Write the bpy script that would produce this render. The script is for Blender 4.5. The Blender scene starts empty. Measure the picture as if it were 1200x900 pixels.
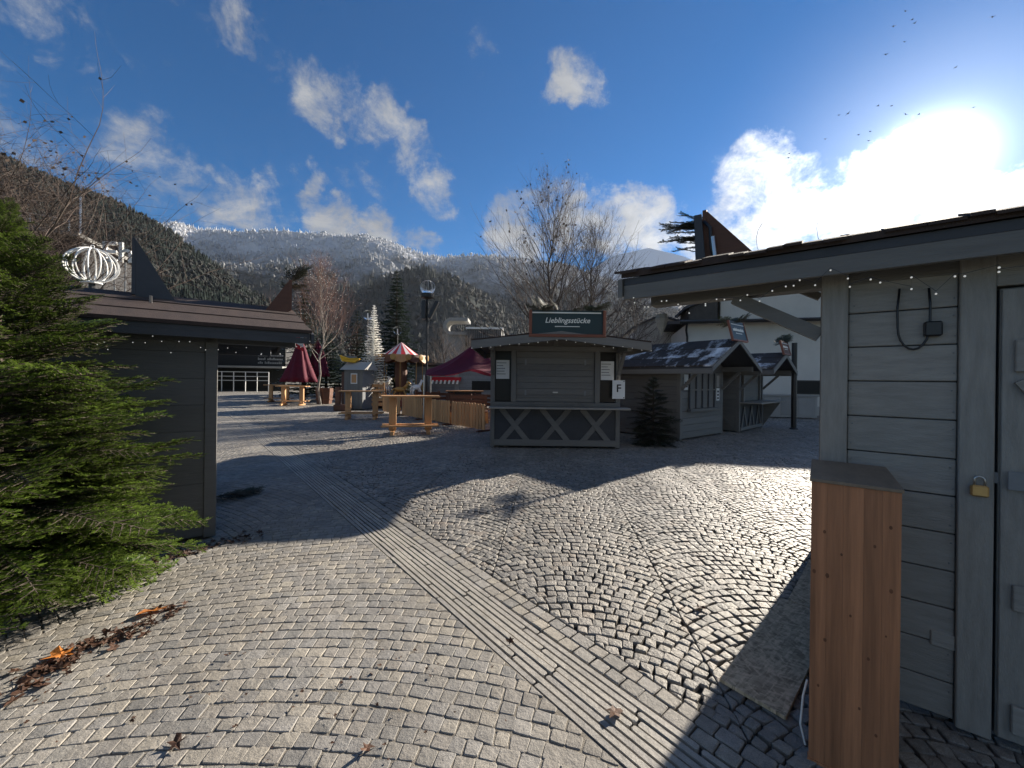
import bpy, bmesh, math, random
import numpy as np
from mathutils import Vector, Matrix, noise as mnoise

# ------------------------------------------------------------------ camera, sky, sun, exposure
scene = bpy.context.scene
COL = scene.collection
RAD = math.radians
F = 460.0                       # focal length in pixels of a 1200 px wide picture
EYE = 1.6
ROLL = RAD(0.7)
HOR = -5.0                      # horizon above the picture's centre
cam_d = bpy.data.cameras.new('camera')
cam = bpy.data.objects.new('camera', cam_d); COL.objects.link(cam)
cam_d.sensor_fit = 'HORIZONTAL'; cam_d.sensor_width = 36.0
cam_d.lens = F / 1200.0 * 36.0
cam_d.shift_y = HOR / 1200.0
cam_d.clip_start = 0.05; cam_d.clip_end = 20000
cam.matrix_world = Matrix.Translation((0, 0, EYE)) @ Matrix.Rotation(RAD(90), 4, 'X') @ Matrix.Rotation(ROLL, 4, 'Z')
scene.camera = cam
scene.render.resolution_x, scene.render.resolution_y = 1024, 768

CR, SR = math.cos(ROLL), math.sin(ROLL)
def upr(px, py):
    dx, dy = px - 600.0, py - 450.0
    return CR * dx + SR * dy, CR * dy - SR * dx
def at(px, py, Y):
    u, v = upr(px, py)
    return Vector((u * Y / F, Y, EYE - (v - HOR) * Y / F))
def ground(px, py):
    u, v = upr(px, py)
    Y = EYE * F / (v - HOR)
    return Vector((u * Y / F, Y, 0.0))

SUN_DIR = Vector((1.058, 1.0, 0.567)).normalized()
SUN_EL = math.asin(SUN_DIR.z)
SUN_AZ = math.atan2(SUN_DIR.x, SUN_DIR.y)        # clockwise from +Y

world = bpy.data.worlds.new('World'); scene.world = world; world.use_nodes = True
WN = world.node_tree
for n in list(WN.nodes): WN.nodes.remove(n)
def wn(t, **kw):
    n = WN.nodes.new(t)
    for k, v in kw.items(): setattr(n, k, v)
    return n
def wl(a, b): WN.links.new(a, b)
def wmath(op, a, b=None, c=None, clamp=False):
    n = wn('ShaderNodeMath', operation=op, use_clamp=clamp)
    for i, x in enumerate((a, b, c)):
        if x is None: continue
        if isinstance(x, (int, float)): n.inputs[i].default_value = x
        else: wl(x, n.inputs[i])
    return n.outputs[0]
def wvec(op, a, b=None):
    n = wn('ShaderNodeVectorMath', operation=op)
    for i, x in enumerate((a, b)):
        if x is None: continue
        if isinstance(x, (tuple, list, Vector)): n.inputs[i].default_value = tuple(x)
        else: wl(x, n.inputs[i])
    return n.outputs['Value'] if op == 'DOT_PRODUCT' else n.outputs[0]
def wrange(x, a, b, c=0.0, d=1.0, smooth=True):
    n = wn('ShaderNodeMapRange', interpolation_type='SMOOTHSTEP' if smooth else 'LINEAR')
    n.inputs[1].default_value = a; n.inputs[2].default_value = b
    n.inputs[3].default_value = c; n.inputs[4].default_value = d
    wl(x, n.inputs[0]); return n.outputs[0]

sky = wn('ShaderNodeTexSky', sky_type='NISHITA', sun_disc=False)
sky.sun_elevation = SUN_EL; sky.sun_rotation = SUN_AZ
sky.altitude = 500; sky.air_density = 0.9; sky.dust_density = 0.15; sky.ozone_density = 3.0
tc = wn('ShaderNodeTexCoord')
dvec = wvec('NORMALIZE', tc.outputs['Generated'])
sep = wn('ShaderNodeSeparateXYZ'); wl(dvec, sep.inputs[0])
den = wmath('ADD', wmath('MAXIMUM', sep.outputs[2], 0.0), 0.16)
comb = wn('ShaderNodeCombineXYZ')
wl(wmath('DIVIDE', sep.outputs[0], den), comb.inputs[0])
wl(wmath('DIVIDE', sep.outputs[1], den), comb.inputs[1])
def wnoise(vec, scale, detail, rough, dist=0.0, off=(0, 0, 0)):
    v = wvec('ADD', vec, off)
    n = wn('ShaderNodeTexNoise'); n.inputs['Scale'].default_value = scale
    n.inputs['Detail'].default_value = detail; n.inputs['Roughness'].default_value = rough
    n.inputs['Distortion'].default_value = dist
    wl(v, n.inputs['Vector']); return n.outputs[0]
n_big = wnoise(comb.outputs[0], 1.1, 3, 0.5, 0, (3.1, 7.7, 0))
n_fine = wnoise(comb.outputs[0], 3.6, 10, 0.64, 0.35, (0.4, 1.9, 2))
n_dir = wnoise(dvec, 11.0, 12, 0.72, 0.25, (5, 2, 1))
# cloud groups: (pixel x, pixel y, angular radius deg, weight)
CLOUDS = [(262, 28, 3.4, .7), (290, 45, 3.6, .75), (320, 66, 3.2, .7), (345, 80, 3, .6), (390, 115, 4.5, .78), (440, 140, 4.5, .8), (480, 175, 3.6, .7), (500, 215, 3.4, .7),
          (75, 15, 6.5, .55), (120, 45, 4, .42), (150, 195, 7, .66), (205, 210, 5, .55), (285, 240, 5.5, .85), (320, 255, 4, .75), (395, 262, 5, 1.0),
          (445, 268, 4.5, 1.0), (365, 215, 3.2, .72), (430, 225, 4, .62), (665, 102, 4.4, .82), (560, 64, 3.2, .6), (490, 290, 4, .9),
          (610, 265, 6, 1.0), (660, 255, 6, .95), (720, 262, 6.5, 1.05), (760, 270, 5, .95), (700, 235, 4, .7), (580, 290, 4, .8),
          (870, 205, 5, .78), (905, 215, 5, .72), (850, 270, 6, 1.0), (920, 275, 6, 1.0), (970, 255, 5.5, 1.0), (1000, 215, 4.5, .9),
          (1035, 190, 5, .95), (1080, 212, 6, .9), (1125, 228, 5, .8), (1040, 238, 5, .95), (1010, 250, 4, .9), (1185, 215, 3.0, .75), (950, 210, 3.5, .62),
          (800, 265, 4, .7), (1230, 250, 7, .8), (-60, 190, 9, .7), (-200, 250, 12, .8), (1400, 300, 12, .8)]
wq = wn('ShaderNodeTexNoise'); wq.inputs['Scale'].default_value = 7.0; wq.inputs['Detail'].default_value = 6; wq.inputs['Roughness'].default_value = .6
wl(dvec, wq.inputs['Vector'])
wsub = wvec('SUBTRACT', wq.outputs['Color'], (.5, .5, .5))
wsc = wn('ShaderNodeVectorMath', operation='SCALE'); wsc.inputs['Scale'].default_value = .22; wl(wsub, wsc.inputs[0])
dwarp = wvec('NORMALIZE', wvec('ADD', dvec, wsc.outputs[0]))
mask = None
for (px, py, rad, wgt) in CLOUDS:
    c = (at(px, py, 1.0) - Vector((0, 0, EYE))).normalized()
    d = wvec('DOT_PRODUCT', dwarp, c)
    m = wrange(d, math.cos(RAD(rad * 1.15)), math.cos(RAD(rad * 0.1)), 0.0, wgt)
    mask = m if mask is None else wmath('MAXIMUM', mask, m)
# unseen broken cloud out of the picture, its cover raised for neutral fill light
behind = wrange(sep.outputs[1], 0.25, -0.1, 0.0, 1.0)
mask = wmath('MAXIMUM', mask, wmath('MULTIPLY', behind, wrange(n_big, 0.36, 0.56, 0, 1.0)))
mixn = wmath('ADD', wmath('MULTIPLY', n_fine, 0.4), wmath('MULTIPLY', n_dir, 0.6))
cl = wmath('ADD', wmath('MULTIPLY', mask, 0.30), wmath('MULTIPLY', mixn, 1.0))
dens = wrange(cl, 0.62, 0.86, 0.0, 1.0)
dens = wmath('MULTIPLY', dens, wrange(mask, 0.0, 0.25))
sdot = wmath('MAXIMUM', wvec('DOT_PRODUCT', dvec, SUN_DIR), 0.0)
fw1 = wmath('POWER', sdot, 14.0)
fw2 = wmath('POWER', sdot, 90.0)
fw3 = wmath('POWER', sdot, 900.0)
SKY_STRENGTH = 0.075
cl_b = wmath('ADD', wmath('ADD', 2.1, wmath('MULTIPLY', fw1, 6.0)), wmath('ADD', wmath('MULTIPLY', fw2, 12.0), wmath('MULTIPLY', fw3, 60.0)))
cl_b = wmath('MULTIPLY', cl_b, wrange(n_fine, 0.35, 0.75, 0.8, 1.2))
clc = wvec('MULTIPLY', (0, 0, 0), (1, 1, 1))
ccomb = wn('ShaderNodeCombineXYZ')
wl(wmath('MULTIPLY', cl_b, 0.96), ccomb.inputs[0]); wl(cl_b, ccomb.inputs[1]); wl(wmath('MULTIPLY', cl_b, 1.06), ccomb.inputs[2])
# aureole of the sun itself in the thin high haze
aur = wmath('ADD', wmath('MULTIPLY', fw2, 2.2), wmath('ADD', wmath('MULTIPLY', fw3, 22.0), wmath('MULTIPLY', wmath('POWER', sdot, 6000.0), 400.0)))
acomb = wn('ShaderNodeCombineXYZ')
for i, k in enumerate((0.90, 1.0, 1.04)): wl(wmath('MULTIPLY', aur, k), acomb.inputs[i])
hs = wn('ShaderNodeHueSaturation'); hs.inputs['Saturation'].default_value = 1.48; hs.inputs['Value'].default_value = 0.62; wl(sky.outputs[0], hs.inputs['Color'])
skysum = wvec('ADD', wvec('MULTIPLY', hs.outputs[0], (.95, .95, 1.0)), acomb.outputs[0])
mix = wn('ShaderNodeMix', data_type='RGBA'); mix.clamp_factor = True
wl(dens, mix.inputs[0]); wl(skysum, mix.inputs[6]); wl(ccomb.outputs[0], mix.inputs[7])
bg = wn('ShaderNodeBackground'); bg.inputs['Strength'].default_value = SKY_STRENGTH
wl(mix.outputs[2], bg.inputs['Color'])
wout = wn('ShaderNodeOutputWorld'); wl(bg.outputs[0], wout.inputs['Surface'])

sun_d = bpy.data.lights.new('sun', 'SUN'); sun_d.energy = 4.8; sun_d.angle = RAD(0.6); sun_d.color = (1.0, 0.90, 0.76)
sun = bpy.data.objects.new('sun', sun_d); COL.objects.link(sun)
sun.rotation_euler = SUN_DIR.to_track_quat('Z', 'Y').to_euler(); sun.location = SUN_DIR * 60

vs = scene.view_settings
vs.view_transform = 'Standard'; vs.look = 'None'; vs.gamma = 1.0; vs.use_curve_mapping = False
vs.exposure = 1.38
scene.cycles.max_bounces = 6; scene.cycles.use_denoising = True

# ------------------------------------------------------------------ helpers
rnd = random.Random(11)
class MB:
    """collects faces; build() links them as one mesh object"""
    def __init__(s): s.v = []; s.f = []; s.mi = []; s.cur = 0
    def add(s, vs_, fs_):
        o = len(s.v); s.v.extend([tuple(p) for p in vs_])
        for f in fs_: s.f.append(tuple(i + o for i in f)); s.mi.append(s.cur)
        return s
    def box(s, x0, x1, y0, y1, z0, z1):
        v = [(x0,y0,z0),(x1,y0,z0),(x1,y1,z0),(x0,y1,z0),(x0,y0,z1),(x1,y0,z1),(x1,y1,z1),(x0,y1,z1)]
        return s.add(v, [(0,3,2,1),(4,5,6,7),(0,1,5,4),(1,2,6,5),(2,3,7,6),(3,0,4,7)])
    def bar(s, a, b, w, h, up=(0, 0, 1)):
        """rectangular bar from a to b, w across, h along 'up'"""
        a = Vector(a); b = Vector(b); d = (b - a).normalized(); up = Vector(up)
        r = d.cross(up)
        if r.length < 1e-4: r = d.cross(Vector((1, 0, 0)))
        r.normalize(); u = r.cross(d).normalized()
        r *= w / 2; u *= h / 2
        v = [a-r-u, a+r-u, a+r+u, a-r+u, b-r-u, b+r-u, b+r+u, b-r+u]
        return s.add(v, [(3,2,1,0),(4,5,6,7),(0,1,5,4),(1,2,6,5),(2,3,7,6),(3,0,4,7)])
    def prism(s, pts, ext):
        """planar polygon pts extruded by vector ext"""
        n = len(pts); e = Vector(ext); p = [Vector(q) for q in pts]
        v = p + [q + e for q in p]
        fs_ = [tuple(range(n)), tuple(range(2*n-1, n-1, -1))] + [((i+1) % n, i, n+i, n+(i+1) % n) for i in range(n)]
        return s.add(v, fs_)
    def tube(s, pts, radii, n=8, cap=True):
        P = [Vector(p) for p in pts]
        if isinstance(radii, (int, float)): radii = [radii] * len(P)
        vs_ = []; fs_ = []
        ref = None
        for i, p in enumerate(P):
            d = (P[min(i+1, len(P)-1)] - P[max(i-1, 0)])
            if d.length < 1e-9: d = Vector((0, 0, 1))
            d.normalize()
            if ref is None:
                ref = d.orthogonal().normalized()
            ref = (ref - d * ref.dot(d))
            ref = ref.normalized() if ref.length > 1e-6 else d.orthogonal().normalized()
            b = d.cross(ref)
            for k in range(n):
                a = 2 * math.pi * k / n
                vs_.append(p + (ref * math.cos(a) + b * math.sin(a)) * radii[i])
        for i in range(len(P) - 1):
            for k in range(n):
                k2 = (k + 1) % n
                fs_.append((i*n+k, i*n+k2, (i+1)*n+k2, (i+1)*n+k))
        if cap:
            fs_.append(tuple(range(n-1, -1, -1))); fs_.append(tuple((len(P)-1)*n + k for k in range(n)))
        return s.add(vs_, fs_)
    def lathe(s, prof, n=16, c=(0, 0, 0), jit=None):
        vs_ = []; fs_ = []
        for (r, z) in prof:
            for k in range(n):
                a = 2*math.pi*k/n
                rr = r if jit is None else r * jit(a, z)
                vs_.append((c[0]+rr*math.cos(a), c[1]+rr*math.sin(a), c[2]+z))
        for i in range(len(prof)-1):
            for k in range(n):
                k2 = (k+1) % n
                fs_.append((i*n+k, i*n+k2, (i+1)*n+k2, (i+1)*n+k))
        fs_.append(tuple(range(n-1, -1, -1))); fs_.append(tuple((len(prof)-1)*n+k for k in range(n)))
        return s.add(vs_, fs_)
    def sphere(s, c, r, n=12, m=8, sc=(1, 1, 1)):
        prof = [(max(1e-4, r*math.sin(math.pi*i/m)), -r*math.cos(math.pi*i/m)) for i in range(m+1)]
        vs_ = []; fs_ = []
        for (rr, z) in prof:
            for k in range(n):
                a = 2*math.pi*k/n
                vs_.append((c[0]+sc[0]*rr*math.cos(a), c[1]+sc[1]*rr*math.sin(a), c[2]+sc[2]*z))
        for i in range(m):
            for k in range(n):
                k2 = (k+1) % n; fs_.append((i*n+k, i*n+k2, (i+1)*n+k2, (i+1)*n+k))
        return s.add(vs_, fs_)
    def mesh(s, name, mats, smooth=False):
        me = bpy.data.meshes.new(name); me.from_pydata([tuple(p) for p in s.v], [], s.f)
        if not isinstance(mats, (list, tuple)): mats = [mats]
        for m in mats: me.materials.append(m)
        if len(mats) > 1: me.polygons.foreach_set('material_index', s.mi)
        if smooth: me.polygons.foreach_set('use_smooth', [True] * len(s.f))
        me.update(); return me
    def build(s, name, mats, parent=None, smooth=False, bevel=0.0):
        o = bpy.data.objects.new(name, s.mesh(name, mats, smooth)); COL.objects.link(o)
        if parent is not None: o.parent = parent
        if bevel:
            b = o.modifiers.new('bevel', 'BEVEL'); b.width = bevel; b.segments = 1; b.limit_method = 'ANGLE'
        return o

def tag(o, label=None, cat=None, group=None, kind=None):
    if label: o['label'] = label
    if cat: o['category'] = cat
    if group: o['group'] = group
    if kind: o['kind'] = kind
    return o
def empty(name, loc=(0, 0, 0), rz=0.0, label=None, cat=None, group=None, parent=None):
    o = bpy.data.objects.new(name, None); COL.objects.link(o); o.empty_display_size = 0.2
    o.location = loc; o.rotation_euler = (0, 0, rz)
    if parent is not None: o.parent = parent
    return tag(o, label, cat, group)
def inst(name, mesh, parent, loc=(0, 0, 0), rot=None, scale=(1, 1, 1)):
    o = bpy.data.objects.new(name, mesh); COL.objects.link(o); o.parent = parent
    if isinstance(rot, Matrix):
        M = Matrix.Translation(loc) @ rot.to_4x4()
        S = Matrix.Diagonal((scale[0], scale[1], scale[2], 1))
        o.matrix_local = M @ S
    else:
        o.location = loc
        if rot: o.rotation_euler = rot
        o.scale = scale
    return o
def copy_tree(o, parent=None):
    c = o.copy(); COL.objects.link(c); c.parent = parent
    for ch in list(o.children): copy_tree(ch, c)
    return c
def text(body, size, mat, parent, loc, rot, name='lettering', shear=0.0, ext=0.003, bold=0.0, align='CENTER'):
    cu = bpy.data.curves.new(name, 'FONT'); cu.body = body; cu.size = size; cu.align_x = align; cu.align_y = 'CENTER'
    cu.shear = shear; cu.extrude = ext; cu.offset = bold; cu.resolution_u = 2
    o = bpy.data.objects.new(name, cu); COL.objects.link(o); o.data.materials.append(mat)
    dg = bpy.context.evaluated_depsgraph_get(); dg.update()
    me = bpy.data.meshes.new_from_object(o.evaluated_get(dg)); bpy.data.objects.remove(o)
    o = bpy.data.objects.new(name, me); COL.objects.link(o)
    if not me.materials: me.materials.append(mat)
    o.parent = parent; o.location = loc; o.rotation_euler = rot
    return o

# ------------------------------------------------------------------ materials
MATS = {}
def mat(name, col, rough=0.75, var=0.18, scale=3.0, bump=0.15, bscale=30.0, stretch=(1, 1, 1), metal=0.0,
        col2=None, mask_scale=4.0, mask_lo=0.55, mask_hi=0.7, spec=0.5, coord='Object', trans=0.0, emit=None, emit_s=0.0, objvar=0.12):
    m = bpy.data.materials.new(name); m.use_nodes = True; nt = m.node_tree; N = nt.nodes; L = nt.links
    b = N['Principled BSDF']; out = N['Material Output']
    tcn = N.new('ShaderNodeTexCoord'); oi = N.new('ShaderNodeObjectInfo')
    addv = N.new('ShaderNodeVectorMath'); addv.operation = 'ADD'
    sc = N.new('ShaderNodeVectorMath'); sc.operation = 'SCALE'; sc.inputs[0].default_value = (13.7, 7.3, 3.1)
    L.new(oi.outputs['Random'], sc.inputs['Scale'])
    L.new(tcn.outputs[coord], addv.inputs[0]); L.new(sc.outputs[0], addv.inputs[1])
    mp = N.new('ShaderNodeMapping'); mp.inputs['Scale'].default_value = stretch; L.new(addv.outputs[0], mp.inputs['Vector'])
    n1 = N.new('ShaderNodeTexNoise'); n1.inputs['Scale'].default_value = scale; n1.inputs['Detail'].default_value = 7; n1.inputs['Roughness'].default_value = 0.65
    L.new(mp.outputs[0], n1.inputs['Vector'])
    mr = N.new('ShaderNodeMapRange'); mr.inputs[1].default_value = 0.25; mr.inputs[2].default_value = 0.75
    mr.inputs[3].default_value = 1 - var; mr.inputs[4].default_value = 1 + var; L.new(n1.outputs[0], mr.inputs[0])
    ov = N.new('ShaderNodeMapRange'); ov.inputs[3].default_value = 1 - objvar; ov.inputs[4].default_value = 1 + objvar; L.new(oi.outputs['Random'], ov.inputs[0])
    mm = N.new('ShaderNodeMath'); mm.operation = 'MULTIPLY'; L.new(mr.outputs[0], mm.inputs[0]); L.new(ov.outputs[0], mm.inputs[1])
    base = N.new('ShaderNodeVectorMath'); base.operation = 'SCALE'
    L.new(mm.outputs[0], base.inputs['Scale'])
    if col2 is not None:
        n2 = N.new('ShaderNodeTexNoise'); n2.inputs['Scale'].default_value = mask_scale; n2.inputs['Detail'].default_value = 8; n2.inputs['Roughness'].default_value = 0.7
        L.new(mp.outputs[0], n2.inputs['Vector'])
        r2 = N.new('ShaderNodeMapRange'); r2.inputs[1].default_value = mask_lo; r2.inputs[2].default_value = mask_hi; L.new(n2.outputs[0], r2.inputs[0])
        mx = N.new('ShaderNodeMix'); mx.data_type = 'RGBA'; L.new(r2.outputs[0], mx.inputs[0])
        mx.inputs[6].default_value = (*col, 1); mx.inputs[7].default_value = (*col2, 1)
        L.new(mx.outputs[2], base.inputs[0])
    else:
        base.inputs[0].default_value = col
    L.new(base.outputs[0], b.inputs['Base Color'])
    b.inputs['Roughness'].default_value = rough; b.inputs['Metallic'].default_value = metal
    b.inputs['Specular IOR Level'].default_value = spec
    if bump:
        n3 = N.new('ShaderNodeTexNoise'); n3.inputs['Scale'].default_value = bscale; n3.inputs['Detail'].default_value = 6
        L.new(mp.outputs[0], n3.inputs['Vector'])
        bm_ = N.new('ShaderNodeBump'); bm_.inputs['Strength'].default_value = bump; bm_.inputs['Distance'].default_value = 0.02
        L.new(n3.outputs[0], bm_.inputs['Height']); L.new(bm_.outputs[0], b.inputs['Normal'])
    if emit is not None:
        b.inputs['Emission Color'].default_value = (*emit, 1); b.inputs['Emission Strength'].default_value = emit_s
    if trans:
        t = N.new('ShaderNodeBsdfTranslucent'); L.new(base.outputs[0], t.inputs['Color'])
        ms = N.new('ShaderNodeMixShader'); ms.inputs[0].default_value = trans
        L.new(b.outputs[0], ms.inputs[1]); L.new(t.outputs[0], ms.inputs[2]); L.new(ms.outputs[0], out.inputs['Surface'])
    MATS[name] = m
    return m

def sett_mat(name, cols, rough, bump, spec=0.5, speck=0.35):
    """granite sett: tone per stone (face attribute 'tone' or the object's own random), speckle, grime"""
    m = bpy.data.materials.new(name); m.use_nodes = True; nt = m.node_tree; N = nt.nodes; L = nt.links
    b = N['Principled BSDF']
    at_ = N.new('ShaderNodeAttribute'); at_.attribute_name = 'tone'
    oi = N.new('ShaderNodeObjectInfo')
    ad = N.new('ShaderNodeMath'); ad.operation = 'ADD'; L.new(at_.outputs['Fac'], ad.inputs[0]); L.new(oi.outputs['Random'], ad.inputs[1])
    fr = N.new('ShaderNodeMath'); fr.operation = 'FRACT'; L.new(ad.outputs[0], fr.inputs[0])
    cr = N.new('ShaderNodeValToRGB'); els = cr.color_ramp.elements
    for i, c in enumerate(cols):
        e = els[i] if i < 2 else els.new(i / (len(cols) - 1))
        e.position = i / (len(cols) - 1); e.color = (*c, 1)
    L.new(fr.outputs[0], cr.inputs[0])
    geo = N.new('ShaderNodeNewGeometry')
    n1 = N.new('ShaderNodeTexNoise'); n1.inputs['Scale'].default_value = 260; n1.inputs['Detail'].default_value = 4; n1.inputs['Roughness'].default_value = 0.8
    L.new(geo.outputs['Position'], n1.inputs['Vector'])
    r1 = N.new('ShaderNodeMapRange'); r1.inputs[1].default_value = 0.3; r1.inputs[2].default_value = 0.7; r1.inputs[3].default_value = 1 - speck; r1.inputs[4].default_value = 1 + speck
    L.new(n1.outputs[0], r1.inputs[0])
    n2 = N.new('ShaderNodeTexNoise'); n2.inputs['Scale'].default_value = 1.1; n2.inputs['Detail'].default_value = 7; n2.inputs['Roughness'].default_value = 0.65
    L.new(geo.outputs['Position'], n2.inputs['Vector'])
    r2 = N.new('ShaderNodeMapRange'); r2.inputs[1].default_value = 0.3; r2.inputs[2].default_value = 0.7; r2.inputs[3].default_value = 0.72; r2.inputs[4].default_value = 1.18
    L.new(n2.outputs[0], r2.inputs[0])
    n4 = N.new('ShaderNodeTexNoise'); n4.inputs['Scale'].default_value = 22; n4.inputs['Detail'].default_value = 5
    L.new(geo.outputs['Position'], n4.inputs['Vector'])
    r4 = N.new('ShaderNodeMapRange'); r4.inputs[1].default_value = 0.3; r4.inputs[2].default_value = 0.7; r4.inputs[3].default_value = 0.82; r4.inputs[4].default_value = 1.12
    L.new(n4.outputs[0], r4.inputs[0])
    mm = N.new('ShaderNodeMath'); mm.operation = 'MULTIPLY'; L.new(r1.outputs[0], mm.inputs[0]); L.new(r2.outputs[0], mm.inputs[1])
    m2 = N.new('ShaderNodeMath'); m2.operation = 'MULTIPLY'; L.new(mm.outputs[0], m2.inputs[0]); L.new(r4.outputs[0], m2.inputs[1])
    sc = N.new('ShaderNodeVectorMath'); sc.operation = 'SCALE'; L.new(cr.outputs[0], sc.inputs[0]); L.new(m2.outputs[0], sc.inputs['Scale'])
    L.new(sc.outputs[0], b.inputs['Base Color'])
    rr = N.new('ShaderNodeMapRange'); rr.inputs[3].default_value = rough - .12; rr.inputs[4].default_value = rough + .12; L.new(n4.outputs[0], rr.inputs[0])
    L.new(rr.outputs[0], b.inputs['Roughness']); b.inputs['Specular IOR Level'].default_value = spec
    n3 = N.new('ShaderNodeTexNoise'); n3.inputs['Scale'].default_value = 48; n3.inputs['Detail'].default_value = 7; n3.inputs['Roughness'].default_value = 0.65
    L.new(geo.outputs['Position'], n3.inputs['Vector'])
    bp = N.new('ShaderNodeBump'); bp.inputs['Strength'].default_value = bump; bp.inputs['Distance'].default_value = 0.012
    L.new(n3.outputs[0], bp.inputs['Height']); L.new(bp.outputs[0], b.inputs['Normal'])
    MATS[name] = m; return m

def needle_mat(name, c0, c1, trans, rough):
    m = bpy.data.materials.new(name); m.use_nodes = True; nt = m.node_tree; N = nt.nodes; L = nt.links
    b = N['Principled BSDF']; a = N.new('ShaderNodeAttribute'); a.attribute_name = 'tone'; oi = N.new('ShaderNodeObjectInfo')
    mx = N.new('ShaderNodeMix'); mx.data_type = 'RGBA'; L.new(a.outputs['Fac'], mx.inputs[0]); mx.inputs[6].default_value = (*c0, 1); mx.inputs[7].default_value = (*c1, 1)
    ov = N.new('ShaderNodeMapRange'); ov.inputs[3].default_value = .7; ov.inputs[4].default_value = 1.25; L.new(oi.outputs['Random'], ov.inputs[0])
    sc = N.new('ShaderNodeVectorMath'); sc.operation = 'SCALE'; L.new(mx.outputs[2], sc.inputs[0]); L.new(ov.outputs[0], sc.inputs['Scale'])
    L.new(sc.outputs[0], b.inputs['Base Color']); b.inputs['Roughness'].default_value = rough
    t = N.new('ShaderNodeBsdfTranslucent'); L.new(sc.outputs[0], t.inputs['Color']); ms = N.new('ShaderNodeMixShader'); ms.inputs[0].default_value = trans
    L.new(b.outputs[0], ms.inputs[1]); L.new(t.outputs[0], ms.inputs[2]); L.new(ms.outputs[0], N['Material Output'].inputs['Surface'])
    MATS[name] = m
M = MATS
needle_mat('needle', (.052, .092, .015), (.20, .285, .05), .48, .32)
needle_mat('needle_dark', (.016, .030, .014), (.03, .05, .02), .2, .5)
sett_mat('sett_warm', [(.25,.232,.205), (.30,.278,.245), (.215,.208,.195), (.345,.315,.265), (.28,.258,.228), (.24,.23,.215), (.32,.302,.275)], 0.66, 0.5, 0.3, .55)
sett_mat('sett_dark', [(.20,.19,.175), (.27,.25,.225), (.16,.155,.145), (.32,.295,.255), (.22,.21,.195), (.25,.215,.18)], 0.55, 1.0, 0.4, .5)
sett_mat('rib_stone', [(.34,.32,.29), (.40,.375,.33), (.30,.285,.265)], 0.6, 0.35, 0.35)
mat('joint_sand', (.20, .18, .15), .95, .25, 6, .4, 200)
mat('joint_dark', (.035, .034, .032), .9, .3, 6, .4, 150)
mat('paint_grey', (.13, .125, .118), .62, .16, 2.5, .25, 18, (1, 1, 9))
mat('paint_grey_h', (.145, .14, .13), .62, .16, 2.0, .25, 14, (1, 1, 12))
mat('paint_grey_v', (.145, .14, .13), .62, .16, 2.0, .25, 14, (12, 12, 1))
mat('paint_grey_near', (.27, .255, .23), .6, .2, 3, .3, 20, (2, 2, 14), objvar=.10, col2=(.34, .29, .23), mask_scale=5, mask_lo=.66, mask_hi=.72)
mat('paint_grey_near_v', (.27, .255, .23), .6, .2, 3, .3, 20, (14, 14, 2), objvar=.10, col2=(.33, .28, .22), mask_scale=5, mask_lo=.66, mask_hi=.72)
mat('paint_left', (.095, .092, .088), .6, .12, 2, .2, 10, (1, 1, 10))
mat('paint_dark', (.045, .048, .055), .65, .2, 3, .2, 20)
mat('roof_felt', (.045, .028, .022), .85, .3, 2.2, .35, 60, (1, 6, 1))
mat('roof_felt_sheen', (.05, .038, .03), .8, .25, 2.0, .3, 50, (1, 2, 1), col2=(.75, .75, .75), mask_scale=.45, mask_lo=.50, mask_hi=.60, spec=.25)  # white patches paint the roof's bright glare into the felt colour
mat('pine', (.40, .17, .078), .5, .42, 1.8, .12, 20, (20, 20, .7), objvar=.14)
mat('pine_knot', (.16, .06, .025), .55, .2, 8)
mat('pine_light', (.52, .28, .12), .6, .2, 2.5, .15, 20, (8, 8, 1), objvar=.18)
mat('board_grey', (.24, .18, .125), .75, .22, 2.5, .2, 18, (8, 2, 2))
mat('osb_edge', (.28, .19, .10), .85, .25, 8)
mat('brown_board', (.12, .05, .028), .7, .22, 3, .2, 20, (2, 2, 8))
mat('sign_frame', (.20, .065, .035), .6, .2, 3, .15, 20)
mat('sign_green', (.012, .03, .032), .5, .15, 3, .05, 20)
mat('sign_white', (.75, .74, .68), .6, .05, 3, 0)
mat('white_paint', (.74, .74, .72), .6, .07, 3, .05)
mat('paper', (.72, .72, .70), .8, .05, 3, 0)
mat('ink', (.02, .02, .022), .7, .05, 3, 0)
mat('glass_dark', (.012, .013, .014), .35, .1, 3, 0, spec=.25)
mat('black_metal', (.012, .012, .013), .45, .15, 4, .05)
mat('steel', (.5, .5, .5), .32, .15, 6, .08, metal=1.0)
mat('steel_painted', (.18, .19, .2), .45, .15, 6, .1)
mat('brass', (.55, .36, .15), .45, .18, 9, .1, metal=0.85)
mat('bark', (.075, .058, .045), .9, .3, 5, .6, 30, (1, 1, .3))
mat('bark_birch', (.24, .21, .18), .8, .25, 3, .4, 20, (1, 1, 3), col2=(.05, .04, .035), mask_scale=5, mask_lo=.58, mask_hi=.66)
mat('twig', (.085, .06, .048), .85, .25, 5, 0)
mat('twig_red', (.12, .06, .045), .85, .25, 5, 0)
mat('needle_frost', (.80, .79, .75), .8, .2, 3, 0, trans=.2)
mat('leaf_brown', (.075, .034, .018), .7, .45, 14, .2, 60, trans=.15, objvar=.3)
mat('leaf_orange', (.55, .20, .045), .6, .35, 14, .2, 60, trans=.35, objvar=.2)
mat('burgundy', (.13, .009, .03), .8, .25, 3, .15, 60, trans=.3)
mat('red_cloth', (.5, .02, .03), .7, .1, 3, 0)
mat('yellow', (.75, .42, .02), .45, .12, 3, .05)
mat('render_white', (.60, .58, .53), .9, .08, 1.2, .1, 40)
mat('render_grey', (.34, .33, .31), .9, .15, .8, .1, 20, (1, 1, .3))
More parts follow.
